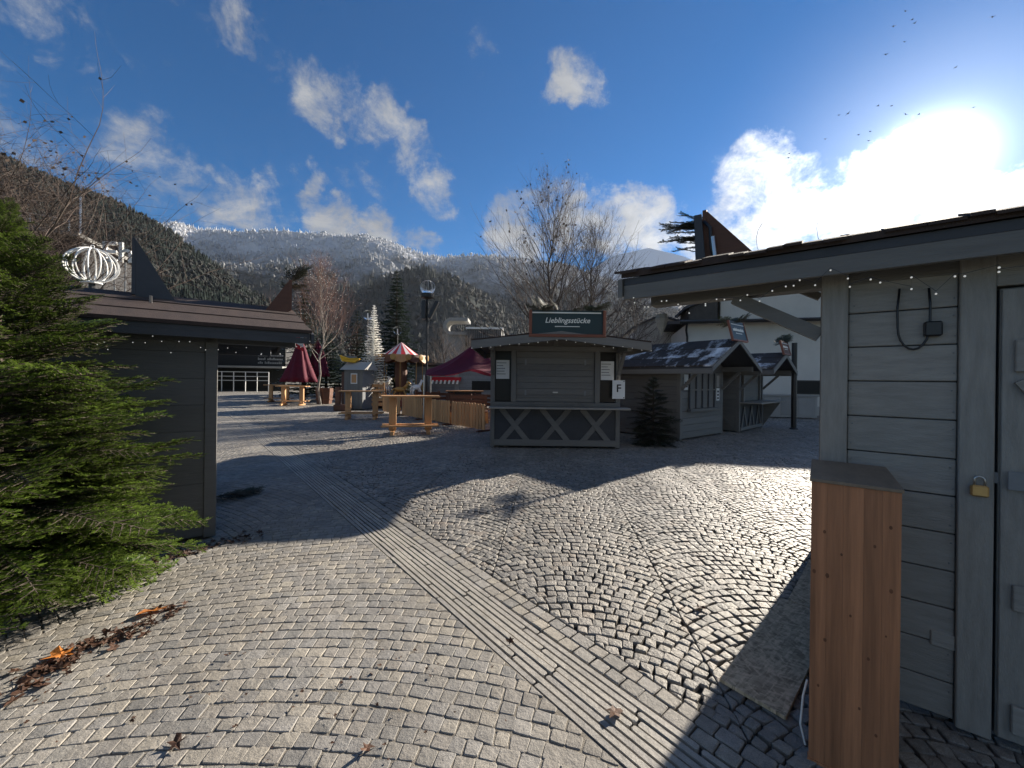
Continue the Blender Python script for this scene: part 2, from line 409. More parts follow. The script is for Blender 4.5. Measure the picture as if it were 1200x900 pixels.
mat('render_pale', (.52, .50, .46), .9, .12, .8, .1, 20, (1, 1, .3))
mat('facade_black', (.014, .014, .016), .6, .2, 1, .05)
mat('concrete', (.28, .275, .26), .85, .15, .8, .15, 12)
mat('bulb', (.9, .88, .8), .3, 0, 3, 0, emit=(1, .95, .85), emit_s=.12)
mat('plastic_black', (.012, .012, .014), .35, .1, 4, 0)
mat('grass', (.06, .11, .02), .9, .3, 4, .4, 60)
mat('rock', (.06, .055, .05), .95, .3, 2, .5, 12)
mat('red_dark', (.14, .02, .02), .6, .2, 3, .1)
mat('gold', (.38, .22, .06), .4, .2, 6, .1)
mat('bird', (.03, .03, .032), .8, .1, 3, 0)

def glass_mat():
    m = bpy.data.materials.new('globe_glass'); m.use_nodes = True; b = m.node_tree.nodes['Principled BSDF']
    b.inputs['Base Color'].default_value = (.95, .97, 1, 1); b.inputs['Roughness'].default_value = .03
    b.inputs['Transmission Weight'].default_value = 1.0; b.inputs['IOR'].default_value = 1.08; M['globe_glass'] = m
glass_mat()

def osb_mat():
    m = bpy.data.materials.new('osb'); m.use_nodes = True; nt = m.node_tree; N = nt.nodes; L = nt.links
    b = N['Principled BSDF']; tcn = N.new('ShaderNodeTexCoord')
    last = None
    for i, (rot, sx, sy) in enumerate(((0.4, 12, 60), (1.5, 14, 55), (2.5, 12, 70))):
        mr_ = N.new('ShaderNodeMapping'); mr_.inputs['Rotation'].default_value = (0, 0, rot); mp = N.new('ShaderNodeMapping'); mp.inputs['Scale'].default_value = (sx, sy, 4)
        L.new(tcn.outputs['Object'], mr_.inputs['Vector']); L.new(mr_.outputs[0], mp.inputs['Vector'])
        vo = N.new('ShaderNodeTexVoronoi'); vo.inputs['Scale'].default_value = 1.4; L.new(mp.outputs[0], vo.inputs['Vector'])
        s = N.new('ShaderNodeSeparateColor'); L.new(vo.outputs['Color'], s.inputs[0])
        if last is None: last = s.outputs[0]
        else:
            mx = N.new('ShaderNodeMath'); mx.operation = 'MAXIMUM' if i == 1 else 'MULTIPLY_ADD'
            L.new(last, mx.inputs[0]); L.new(s.outputs[1], mx.inputs[1])
            if i == 2: mx.inputs[1].default_value = .6
            if i == 2:
                L.new(last, mx.inputs[0]); ml = N.new('ShaderNodeMath'); ml.operation = 'MULTIPLY'; L.new(s.outputs[1], ml.inputs[0]); ml.inputs[1].default_value = .4
                L.new(ml.outputs[0], mx.inputs[2])
                m_in = mx.inputs[1]
                for l in list(m_in.links): L.remove(l)
            last = mx.outputs[0]
    cr = N.new('ShaderNodeValToRGB'); e = cr.color_ramp.elements
    e[0].color = (.24, .17, .10, 1); e[1].color = (.72, .55, .36, 1); e[0].position = .15; e[1].position = .95
    L.new(last, cr.inputs[0]); L.new(cr.outputs[0], b.inputs['Base Color']); b.inputs['Roughness'].default_value = .75
    bp = N.new('ShaderNodeBump'); bp.inputs['Strength'].default_value = .3; bp.inputs['Distance'].default_value = .004
    L.new(last, bp.inputs['Height']); L.new(bp.outputs[0], b.inputs['Normal'])
    M['osb'] = m
osb_mat()

def pave_far_mat():
    m = bpy.data.materials.new('paving_far'); m.use_nodes = True; nt = m.node_tree; N = nt.nodes; L = nt.links
    b = N['Principled BSDF']; geo = N.new('ShaderNodeNewGeometry')
    mp = N.new('ShaderNodeMapping'); L.new(geo.outputs['Position'], mp.inputs['Vector'])
    vo = N.new('ShaderNodeTexVoronoi'); vo.inputs['Scale'].default_value = 9.5; vo.inputs['Randomness'].default_value = .55; L.new(mp.outputs[0], vo.inputs['Vector'])
    vd = N.new('ShaderNodeTexVoronoi'); vd.feature = 'DISTANCE_TO_EDGE'; vd.inputs['Scale'].default_value = 9.5; vd.inputs['Randomness'].default_value = .55; L.new(mp.outputs[0], vd.inputs['Vector'])
    s = N.new('ShaderNodeSeparateColor'); L.new(vo.outputs['Color'], s.inputs[0])
    cr = N.new('ShaderNodeValToRGB'); e = cr.color_ramp.elements; e[0].color = (.22, .21, .195, 1); e[1].color = (.40, .375, .33, 1); L.new(s.outputs[0], cr.inputs[0])
    r = N.new('ShaderNodeMapRange'); r.inputs[1].default_value = .03; r.inputs[2].default_value = .09; L.new(vd.outputs['Distance'], r.inputs[0])
    mx = N.new('ShaderNodeMix'); mx.data_type = 'RGBA'; L.new(r.outputs[0], mx.inputs[0]); mx.inputs[6].default_value = (.05, .048, .044, 1); L.new(cr.outputs[0], mx.inputs[7])
    L.new(mx.outputs[2], b.inputs['Base Color']); b.inputs['Roughness'].default_value = .62; b.inputs['Specular IOR Level'].default_value = .4
    bp = N.new('ShaderNodeBump'); bp.inputs['Strength'].default_value = .6; bp.inputs['Distance'].default_value = .012; L.new(r.outputs[0], bp.inputs['Height']); L.new(bp.outputs[0], b.inputs['Normal'])
    M['paving_far'] = m
pave_far_mat()

# ------------------------------------------------------------------ the ground
g = MB(); g.add([(-3100,-35,-.06),(3100,-35,-.06),(3100,3100,-.06),(-3100,3100,-.06)], [(0,1,2,3)])
mat('earth', (.10, .10, .075), .95, .3, .05, .2, 5)
tag(g.build('ground', M['earth']), kind='structure')

FAR = 15.0                                   # beyond this the setts are too small to pick apart
SD = Vector((-0.64, 0.768)).normalized()     # direction of the tactile strip
SN = Vector((SD.y, -SD.x))                   # to its right
S0 = Vector((-0.257, 2.52))                  # a point on its left edge
RIB_W, FLAT_W = 0.345, 0.175
def side(p): return (Vector((p[0], p[1])) - S0).dot(SN)     # signed distance to the right of the strip's left edge

g = MB(); g.add([(-120,FAR-.2,-.012),(120,FAR-.2,-.012),(120,75,-.012),(-120,75,-.012)], [(0,1,2,3)])
tag(g.build('plaza_paving_far', M['paving_far']), kind='structure')

def clip(poly, fn):
    """keep the part of poly where fn(p) >= 0"""
    out = []
    n = len(poly)
    for i in range(n):
        a, b = poly[i], poly[(i+1) % n]; fa, fb = fn(a), fn(b)
        if fa >= 0: out.append(a)
        if (fa >= 0) != (fb >= 0):
            t = fa / (fa - fb); out.append((a[0]+(b[0]-a[0])*t, a[1]+(b[1]-a[1])*t))
    return out
def area(p):
    return 0.5 * sum(p[i][0]*p[(i+1) % len(p)][1] - p[(i+1) % len(p)][0]*p[i][1] for i in range(len(p)))

def sett_geo(poly, gap, bev, ztop, tilt, round_c, r, dome=0.0):
    """one stone: side, bevel and top faces (vertices absolute)"""
    if area(poly) < 0: poly = poly[::-1]
    if round_c:
        q = []
        n = len(poly)
        for i in range(n):
            p0, p, p1 = poly[i-1], poly[i], poly[(i+1) % n]
            for o in (p0, p1):
                d = math.hypot(o[0]-p[0], o[1]-p[1]) or 1e-6
                k = min(.35, r.uniform(.003, .010) / d)
                q.append((p[0]+(o[0]-p[0])*k, p[1]+(o[1]-p[1])*k))
        poly = q
    n = len(poly)
    cx = sum(p[0] for p in poly)/n; cy = sum(p[1] for p in poly)/n
    rm = math.sqrt(abs(area(poly)))/2
    k1 = max(.3, 1-gap/rm); k2 = max(.2, 1-(gap+bev)/rm)
    vs_ = []
    for (kk, dz) in ((k1*1.0, None), (k1, -bev*.9), (k2, 0.0)):
        for p in poly:
            x = cx+(p[0]-cx)*kk; y = cy+(p[1]-cy)*kk
            z = -.05 if dz is None else ztop+dz+tilt[0]*(x-cx)+tilt[1]*(y-cy)
            vs_.append((x, y, z))
    fs_ = []
    for ring in (0, 1):
        for i in range(n):
            j = (i+1) % n
            fs_.append((ring*n+i, ring*n+j, (ring+1)*n+j, (ring+1)*n+i))
    if dome:
        vs_.append((cx, cy, ztop+dome))
        for i in range(n): fs_.append((2*n+i, 2*n+(i+1) % n, 3*n))
    else:
        fs_.append(tuple(2*n+i for i in range(n)))
    return vs_, fs_

def build_field(root, name, polys, matname, gap, bev, hvar, tiltv, seed, n_parts=300, nearcut=6.0, dome=0.0, visible=lambda p: True):
    r = random.Random(seed)
    items = []
    for poly in polys:
        n = len(poly); cx = sum(p[0] for p in poly)/n; cy = sum(p[1] for p in poly)/n
        size = abs(area(poly)) / max(cy, .3)**3
        u, v = cx/cy*F, EYE/cy*F
        if not (cy > .5 and abs(u) < 585 and v < 440 and visible((cx, cy))): size *= .0001
        items.append((size, cx, cy, poly))
    items.sort(key=lambda t: -t[0])
    V = []; FS = []; TONE = []
    for i, (sz, cx, cy, poly) in enumerate(items):
        big = i < n_parts
        rc = cy < nearcut
        vs_, fs_ = sett_geo(poly, gap*r.uniform(.7, 1.5), bev*r.uniform(.7, 1.3), r.gauss(0, hvar), (r.gauss(0, tiltv), r.gauss(0, tiltv)), rc, r, dome*r.uniform(.3, 1.2) if rc else 0)
        if big:
            mb = MB(); mb.add([(x-cx, y-cy, z) for (x, y, z) in vs_], fs_)
            o = mb.build(name, M[matname], root); o.location = (cx, cy, 0)
        else:
            o = len(V); V.extend(vs_); t = r.random()
            for f in fs_: FS.append(tuple(k+o for k in f)); TONE.append(t)
    if V:
        me = bpy.data.meshes.new(name+'s'); me.from_pydata(V, [], FS); me.materials.append(M[matname])
        a = me.attributes.new('tone', 'FLOAT', 'FACE'); a.data.foreach_set('value', TONE)
        me.update(); o = bpy.data.objects.new(name+'s', me); COL.objects.link(o); o.parent = root
        tag(o, kind='stuff')

def arc_field(W, R, sett, dy, c0, ax, inside, seed, jit=.05):
    """segmental-arc paving: strips W wide, arcs of radius R convex along the axis ax"""
    r = random.Random(seed)
    ax = Vector(ax).normalized(); bx = Vector((ax.y, -ax.x))
    polys = []
    half = math.asin(min(.99, W/2/R))
    corners = [(-24, -1), (24, -1), (24, FAR+1), (-24, FAR+1)]
    cs = [Vector(c).dot(bx) for c in corners]; ss = [Vector(c).dot(ax) for c in corners]
    i0 = math.floor((min(cs)-c0)/W)-1; i1 = math.ceil((max(cs)-c0)/W)+1
    for i in range(i0, i1+1):
        c = c0+i*W; off = r.random()*dy
        s = min(ss)-1+off
        while s < max(ss)+2:
            th = -half*1.25-r.random()*sett/R
            dyr = dy*r.uniform(.94, 1.06)
            while th < half*1.25:
                w = sett*r.uniform(.86, 1.18)/R
                t0, t1 = th, th+w; th += w
                tm = (t0+t1)/2
                if abs(tm) > half*1.2: continue
                def P(t, sv): return (c+R*math.sin(t), sv-R+R*math.cos(t))
                def low(t): return t-dyr*math.sin(t)/R
                q = [P(t0, s), P(t1, s), P(low(t1), s-dyr), P(low(t0), s-dyr)]
                mx = sum(p[0] for p in q)/4; my = sum(p[1] for p in q)/4
                X = bx.x*mx+ax.x*my; Y = bx.y*mx+ax.y*my
                if Y < .55 or Y > FAR+.2 or abs(X) > 1.4*Y+1.6: continue
                q = [(p[0]+r.gauss(0, sett*jit), p[1]+r.gauss(0, sett*jit)) for p in q]
                q = clip(q, lambda p: W/2-(p[0]-c)); q = clip(q, lambda p: W/2+(p[0]-c)) if len(q) > 2 else q
                if len(q) < 3: continue
                wq = [(bx.x*p[0]+ax.x*p[1], bx.y*p[0]+ax.y*p[1]) for p in q]
                wq = clip(wq, inside)
                if len(wq) < 3 or abs(area(wq)) < .18*sett*sett: continue
                # drop doubled points
                z = [wq[0]]
                for p in wq[1:]:
                    if math.hypot(p[0]-z[-1][0], p[1]-z[-1][1]) > .006: z.append(p)
                if math.hypot(z[0][0]-z[-1][0], z[0][1]-z[-1][1]) < .006: z.pop()
                if len(z) >= 3: polys.append(z)
            s += dyr
    return polys

def bed(name, pts, z, m):
    mb = MB(); mb.add([(p[0], p[1], z) for p in pts], [tuple(range(len(pts)))]); return tag(mb.build(name, M[m]), kind='structure')
def strip_pt(t, w):
    p = S0+SD*t+SN*w; return (p.x, p.y)
TA, TB = -3.2, 17.0
# warm flat setts to the left of the strip, rough dark ones to the right
bl = bed('paving_left', [strip_pt(TA, 0), strip_pt(TB, 0), (-40, strip_pt(TB, 0)[1]), (-40, -1.5), (strip_pt(TA, 0)[0], -1.5)], -.004, 'joint_sand')
br = bed('paving_right', [strip_pt(TA, RIB_W+FLAT_W), (40, -1.5), (40, FAR+.5), strip_pt(TB, RIB_W+FLAT_W)], -.024, 'joint_dark')
bs = bed('tactile_strip', [strip_pt(TA, 0), strip_pt(TA, RIB_W+FLAT_W), strip_pt(TB, RIB_W+FLAT_W), strip_pt(TB, 0)], -.020, 'joint_dark')
AX = (0.10, 1.0)
pl = arc_field(4.5, 4.1, .080, .082, -.85, AX, lambda p: -side(p)-.004, 5, .05)
build_field(bl, 'sett', pl, 'sett_warm', .0022, .0026, .0009, .009, 21, dome=.0012)
pr = arc_field(1.36, .98, .080, .082, .22, AX, lambda p: side(p)-RIB_W-FLAT_W-.004, 7, .075)
build_field(br, 'sett', pr, 'sett_dark', .0036, .0045, .0022, .04, 22, dome=.0035, visible=lambda p: p[0]/p[1] < .76)
rs = random.Random(3)
ribs = []; flats = []
NR = 8; pitch = RIB_W/NR
for k in range(NR):
    t = TA+rs.random()*.3
    while t < TB:
        Ln = rs.choice([.5, .6, .8, 1.0])*rs.uniform(.92, 1.08)
        w0 = k*pitch+.006; w1 = w0+pitch-.013
        j = lambda: rs.gauss(0, .0012)
        p = [strip_pt(t, w0+j()), strip_pt(t+Ln-.005, w0+j()), strip_pt(t+Ln-.005, w1+j()), strip_pt(t, w1+j())]
        if p[0][1] > .5 and p[0][1] < FAR+1: ribs.append(p)
        t += Ln
for k in range(2):
    t = TA
    while t < TB:
        Ln = rs.uniform(.085, .14); w0 = RIB_W+.004+k*FLAT_W/2; w1 = w0+FLAT_W/2-.002
        j = lambda: rs.gauss(0, .002)
        p = [strip_pt(t+j(), w0+j()), strip_pt(t+Ln+j(), w0+j()), strip_pt(t+Ln+j(), w1+j()), strip_pt(t+j(), w1+j())]
        if p[0][1] > .5 and p[0][1] < FAR+1: flats.append(p)
        t += Ln
build_field(bs, 'rib_stone', ribs, 'rib_stone', .0006, .0018, .0014, .004, 23)
build_field(bs, 'strip_sett', flats, 'sett_warm', .003, .005, .0015, .012, 24)

# ------------------------------------------------------------------ mountains
def mountain_mat(name, forest, forest2, snow_col, lo, hi, rough_lo, rough_hi, sscale):
    m = bpy.data.materials.new(name); m.use_nodes = True; nt = m.node_tree; N = nt.nodes; L = nt.links
    b = N['Principled BSDF']; geo = N.new('ShaderNodeNewGeometry'); sp = N.new('ShaderNodeSeparateXYZ'); L.new(geo.outputs['Position'], sp.inputs[0])
    n1 = N.new('ShaderNodeTexNoise'); n1.inputs['Scale'].default_value = sscale; n1.inputs['Detail'].default_value = 8; n1.inputs['Roughness'].default_value = .65; L.new(geo.outputs['Position'], n1.inputs['Vector'])
    hh = N.new('ShaderNodeMapRange'); hh.inputs[1].default_value = lo; hh.inputs[2].default_value = hi; L.new(sp.outputs[2], hh.inputs[0])
    ad = N.new('ShaderNodeMath'); ad.operation = 'ADD'; L.new(hh.outputs[0], ad.inputs[0]); L.new(n1.outputs[0], ad.inputs[1])
    r = N.new('ShaderNodeMapRange'); r.inputs[1].default_value = rough_lo; r.inputs[2].default_value = rough_hi; L.new(ad.outputs[0], r.inputs[0])
    oa = N.new('ShaderNodeAttribute'); oa.attribute_name = 'tone'
    mx0 = N.new('ShaderNodeMix'); mx0.data_type = 'RGBA'; L.new(oa.outputs['Fac'], mx0.inputs[0]); mx0.inputs[6].default_value = (*forest, 1); mx0.inputs[7].default_value = (*forest2, 1)
    mx = N.new('ShaderNodeMix'); mx.data_type = 'RGBA'; L.new(r.outputs[0], mx.inputs[0]); L.new(mx0.outputs[2], mx.inputs[6]); mx.inputs[7].default_value = (*snow_col, 1)
    L.new(mx.outputs[2], b.inputs['Base Color']); b.inputs['Roughness'].default_value = .95; b.inputs['Specular IOR Level'].default_value = .1
    M[name] = m; return m
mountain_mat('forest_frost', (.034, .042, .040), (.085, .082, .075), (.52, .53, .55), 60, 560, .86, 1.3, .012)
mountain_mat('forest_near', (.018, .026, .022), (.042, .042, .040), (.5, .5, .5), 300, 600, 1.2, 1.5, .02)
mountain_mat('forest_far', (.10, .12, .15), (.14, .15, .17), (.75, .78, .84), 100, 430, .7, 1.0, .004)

def interp(pts, x):
    for (a, b) in zip(pts[:-1], pts[1:]):
        if a[0] <= x <= b[0]:
            t = (x-a[0])/(b[0]-a[0]); return a[1]+(b[1]-a[1])*t
    return pts[0][1] if x < pts[0][0] else pts[-1][1]
def mountain(name, ridge, Dr, Df, m, ntree, th, nu=150, nv=46, seed=1, amp=.09, label=None, cone=(.5, .5, .5)):
    """ridge: pixel skyline; Dr / Df: distance of ridge and foot. A height field with a far slope behind the ridge, and its trees."""
    r = random.Random(seed)
    x0, x1 = ridge[0][0], ridge[-1][0]
    pos = {}
    def height(px, v):
        rz = at(px, interp(ridge, px), Dr)
        Y = Dr+(Df-Dr)*v
        u, _ = upr(px, interp(ridge, px))
        X = u*Y/F
        if v >= 0:
            prof = (1-v)**1.15
        else:
            prof = 1+v*1.2
        z = rz.z*prof
        k = min(1, abs(v)*5+.06)*max(0, 1-max(0, v))**.3
        nz = mnoise.fractal(Vector((X/Dr*5, Y/Dr*5, seed*3.1)), .8, 2.1, 5)
        z += amp*rz.z*nz*k
        return Vector((X, Y, max(z, -3)))
    V = []; FS = []
    vsl = [-.35, -.15]+[i/(nv-1) for i in range(nv)]
    for v in vsl:
        for i in range(nu):
            V.append(tuple(height(x0+(x1-x0)*i/(nu-1), v)))
    for j in range(len(vsl)-1):
        for i in range(nu-1):
            FS.append((j*nu+i, (j+1)*nu+i, (j+1)*nu+i+1, j*nu+i+1))
    me = bpy.data.meshes.new(name); me.from_pydata(V, [], FS); me.materials.append(M[m]); me.update()
    o = bpy.data.objects.new(name, me); COL.objects.link(o); tag(o, kind='structure')
    if not ntree: return
    TV = []; TF = []; TT = []
    for _ in range(ntree):
        px = r.uniform(x0, x1); v = r.random()**1.5*.92-.02
        b = height(px, v); pt = .45*mnoise.noise(Vector((b.x/Dr*9, b.y/Dr*9, seed)))
        h = th*(.45+1.25*r.random()**1.6); conif = r.random() < cone[0]-.8*mnoise.noise(Vector((b.x/Dr*7, b.y/Dr*7, seed+5))); w = h*(.17 if conif else .28)
        t = r.random()*.35 if conif else .5+r.random()*.5
        s = len(TV); n = 5; a0 = r.random()*6
        if conif:
            TV.append((b.x, b.y, b.z+h))
            for k in range(n):
                a = a0+6.283*k/n; TV.append((b.x+w*math.cos(a), b.y+w*math.sin(a), b.z+h*.12))
            for k in range(n): TF.append((s, s+1+k, s+1+(k+1) % n)); TT.append(min(1, max(0, t*r.uniform(.6, 1.4)+pt)))
        else:
            TV.append((b.x, b.y, b.z+h*.8))
            for k in range(n):
                a = a0+6.283*k/n; q = r.uniform(.7, 1.2); TV.append((b.x+w*q*math.cos(a), b.y+w*q*math.sin(a), b.z+h*r.uniform(.38, .6)))
            TV.append((b.x, b.y, b.z))
            for k in range(n):
                TF.append((s, s+1+k, s+1+(k+1) % n)); TT.append(min(1, max(0, t*r.uniform(.6, 1.2)+pt)))
                TF.append((s+n+1, s+1+(k+1) % n, s+1+k)); TT.append(min(1, max(0, t*.8+pt)))
    me = bpy.data.meshes.new(name+'_wood'); me.from_pydata(TV, [], TF); me.materials.append(M[m])
    a = me.attributes.new('tone', 'FLOAT', 'FACE'); a.data.foreach_set('value', TT); me.update()
    o = bpy.data.objects.new(name+'_wood', me); COL.objects.link(o); tag(o, label, 'wood', kind='stuff')
mountain('mountain', [(-80,262),(100,268),(180,264),(205,262),(230,270),(260,270),(300,272),(330,270),(360,272),(400,277),(430,277),(460,287),(490,298),(520,302),(560,299),(600,304),(660,312),(720,330),(800,352),(900,385)],
         1500, 520, 'forest_frost', 17000, 12.5, seed=4, amp=.12, label='frost covered forest on the long mountain behind the market', cone=(.6,))
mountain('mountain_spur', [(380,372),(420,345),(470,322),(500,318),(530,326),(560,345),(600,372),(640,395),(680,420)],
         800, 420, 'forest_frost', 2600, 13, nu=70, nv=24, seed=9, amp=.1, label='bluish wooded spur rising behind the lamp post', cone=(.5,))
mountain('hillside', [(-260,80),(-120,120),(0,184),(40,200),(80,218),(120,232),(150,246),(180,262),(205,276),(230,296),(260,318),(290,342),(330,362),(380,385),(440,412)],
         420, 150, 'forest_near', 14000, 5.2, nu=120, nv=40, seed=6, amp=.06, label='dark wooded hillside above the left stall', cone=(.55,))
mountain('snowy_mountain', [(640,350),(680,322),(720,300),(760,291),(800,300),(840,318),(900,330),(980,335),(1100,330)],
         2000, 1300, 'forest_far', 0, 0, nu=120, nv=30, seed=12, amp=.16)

# ------------------------------------------------------------------ fir branches (shared meshes)
def fir_branch_mesh(seed, needles=True, nl=.029, nw=.0044, dens=.85, matn='needle', droop=.10, spread=.62):
    """a flat spray one metre long along +X, its shoots covered in needles"""
    r = random.Random(seed); mb = MB()
    V = []; FS = []; TN = []
    def shoot(p, d, L, r0, lvl):
        n = max(2, int(L/.09)); pts = [Vector(p)]; dd = Vector(d).normalized()
        for i in range(n):
            dd = (dd+Vector((0, 0, -droop*.12))+Vector((r.gauss(0, .03), r.gauss(0, .03), r.gauss(0, .03)))).normalized()
            pts.append(pts[-1]+dd*(L/n))
        # upturned tip
        mb.cur = 0
        mb.tube(pts, [r0*(1-.75*i/n) for i in range(n+1)], 4, False)
        if lvl > 0 or True:
            start = .35 if lvl == 0 else .02
            tot = int(L*(1-start)*330*dens)
            for _ in range(tot):
                t = start+(1-start)*r.random()
                k = min(n-1, int(t*n)); f = t*n-k
                c = pts[k].lerp(pts[k+1], f); ax = (pts[k+1]-pts[k]).normalized()
                up = Vector((0, 0, 1)); lat = ax.cross(up)
                if lat.length < 1e-3: lat = Vector((0, 1, 0))
                lat.normalize(); nn = lat.cross(ax).normalized()
                a = r.choice((-1, 1))*r.uniform(.1, 1.35)       # mostly to the sides, some up
                dirn = (ax*r.uniform(.55, 1.0)+lat*math.sin(a)*1.0+nn*math.cos(a)*.4).normalized()
                l = nl*r.uniform(.7, 1.2)
                if t > .93: l *= .8
                w = dirn.cross(nn+lat*.2)
                if w.length < 1e-4: continue
                w = w.normalized()*nw/2
                o = len(V); V.extend([c-w, c+w, c+dirn*l*.75+w*1.1, c+dirn*l, c+dirn*l*.75-w*1.1])
                FS.append((o, o+1, o+2, o+3, o+4)); TN.append(min(1, max(0, (t-.25)*1.25*(.45+.3*lvl)+r.gauss(0, .08))))
        if lvl < 2:
            cnt = max(2, int(L/(.058 if lvl == 0 else .10)))
            for i in range(cnt):
                t = (.14 if lvl == 0 else .12)+(.84 if lvl == 0 else .8)*(i+.5)/cnt
                k = min(n-1, int(t*n)); c = pts[k].lerp(pts[k+1], t*n-k); ax = (pts[k+1]-pts[k]).normalized()
                for sgn in (-1, 1):
                    if r.random() < .12: continue
                    lat = ax.cross(Vector((0, 0, 1))).normalized()*sgn
                    dirn = ax*r.uniform(.55, .75)+lat*.8+Vector((0, 0, r.gauss(-.02, .10)))
                    LL = L*(spread if lvl == 0 else .5)*(1-t)**.75*r.uniform(.65, 1.1)
                    if lvl == 0: LL = max(LL, .09)
                    if LL > .035: shoot(c, dirn, LL, r0*.5, lvl+1)
    shoot((0, 0, 0), (1, 0, .10), 1.0, .011, 0)
    nb_ = len(mb.f); mb.cur = 1; mb.add(V, FS)
    me = mb.mesh('fir_spray', [M['bark'], M[matn]])
    at_ = me.attributes.new('tone', 'FLOAT', 'FACE'); at_.data.foreach_set('value', [0.0]*nb_+TN)
    return me
BR = [fir_branch_mesh(100+i) for i in range(5)]
BR_TWIG = [fir_branch_mesh(300+i, dens=.7, nl=.035, nw=.007, matn='needle_dark', spread=.2) for i in range(3)]
BR_DARK = [fir_branch_mesh(200+i, dens=.45, nl=.03, nw=.006, matn='needle_dark') for i in range(3)]

def put_branch(parent, mesh, loc, az, el, size, roll=0.0, name='branch'):
    R = Matrix.Rotation(az, 3, 'Z') @ Matrix.Rotation(-el, 3, 'Y') @ Matrix.Rotation(roll, 3, 'X')
    return inst(name, mesh, parent, loc, R, (size, size, size))
def fir_tree(label, loc, h, rmax, n, meshes, seed, z0=.12, group=None, name='fir_tree', cat='fir tree', trunk_r=.06):
    r = random.Random(seed)
    t = empty(name, loc, 0, label, cat, group)
    MB().tube([(0, 0, -.02), (.01, 0, h*.5), (0, .01, h*.97)], [trunk_r, trunk_r*.6, .008], 8).build('trunk', M['bark'], t)
    az = r.random()*6
    for i in range(n):
        f = (i+.5)/n
        f = f**1.15
        z = h*(z0+(1-z0)*f*.97)
        az += 2.39996+r.gauss(0, .25)
        L = rmax*(1-f)**.85*r.uniform(.74, 1.16)*(.58+.42*min(1, f/.16))+.10
        el = -.28+.85*f+r.gauss(0, .07)
        put_branch(t, meshes[i % len(meshes)], (0, 0, z), az, el, L, r.gauss(0, .2))
    return t

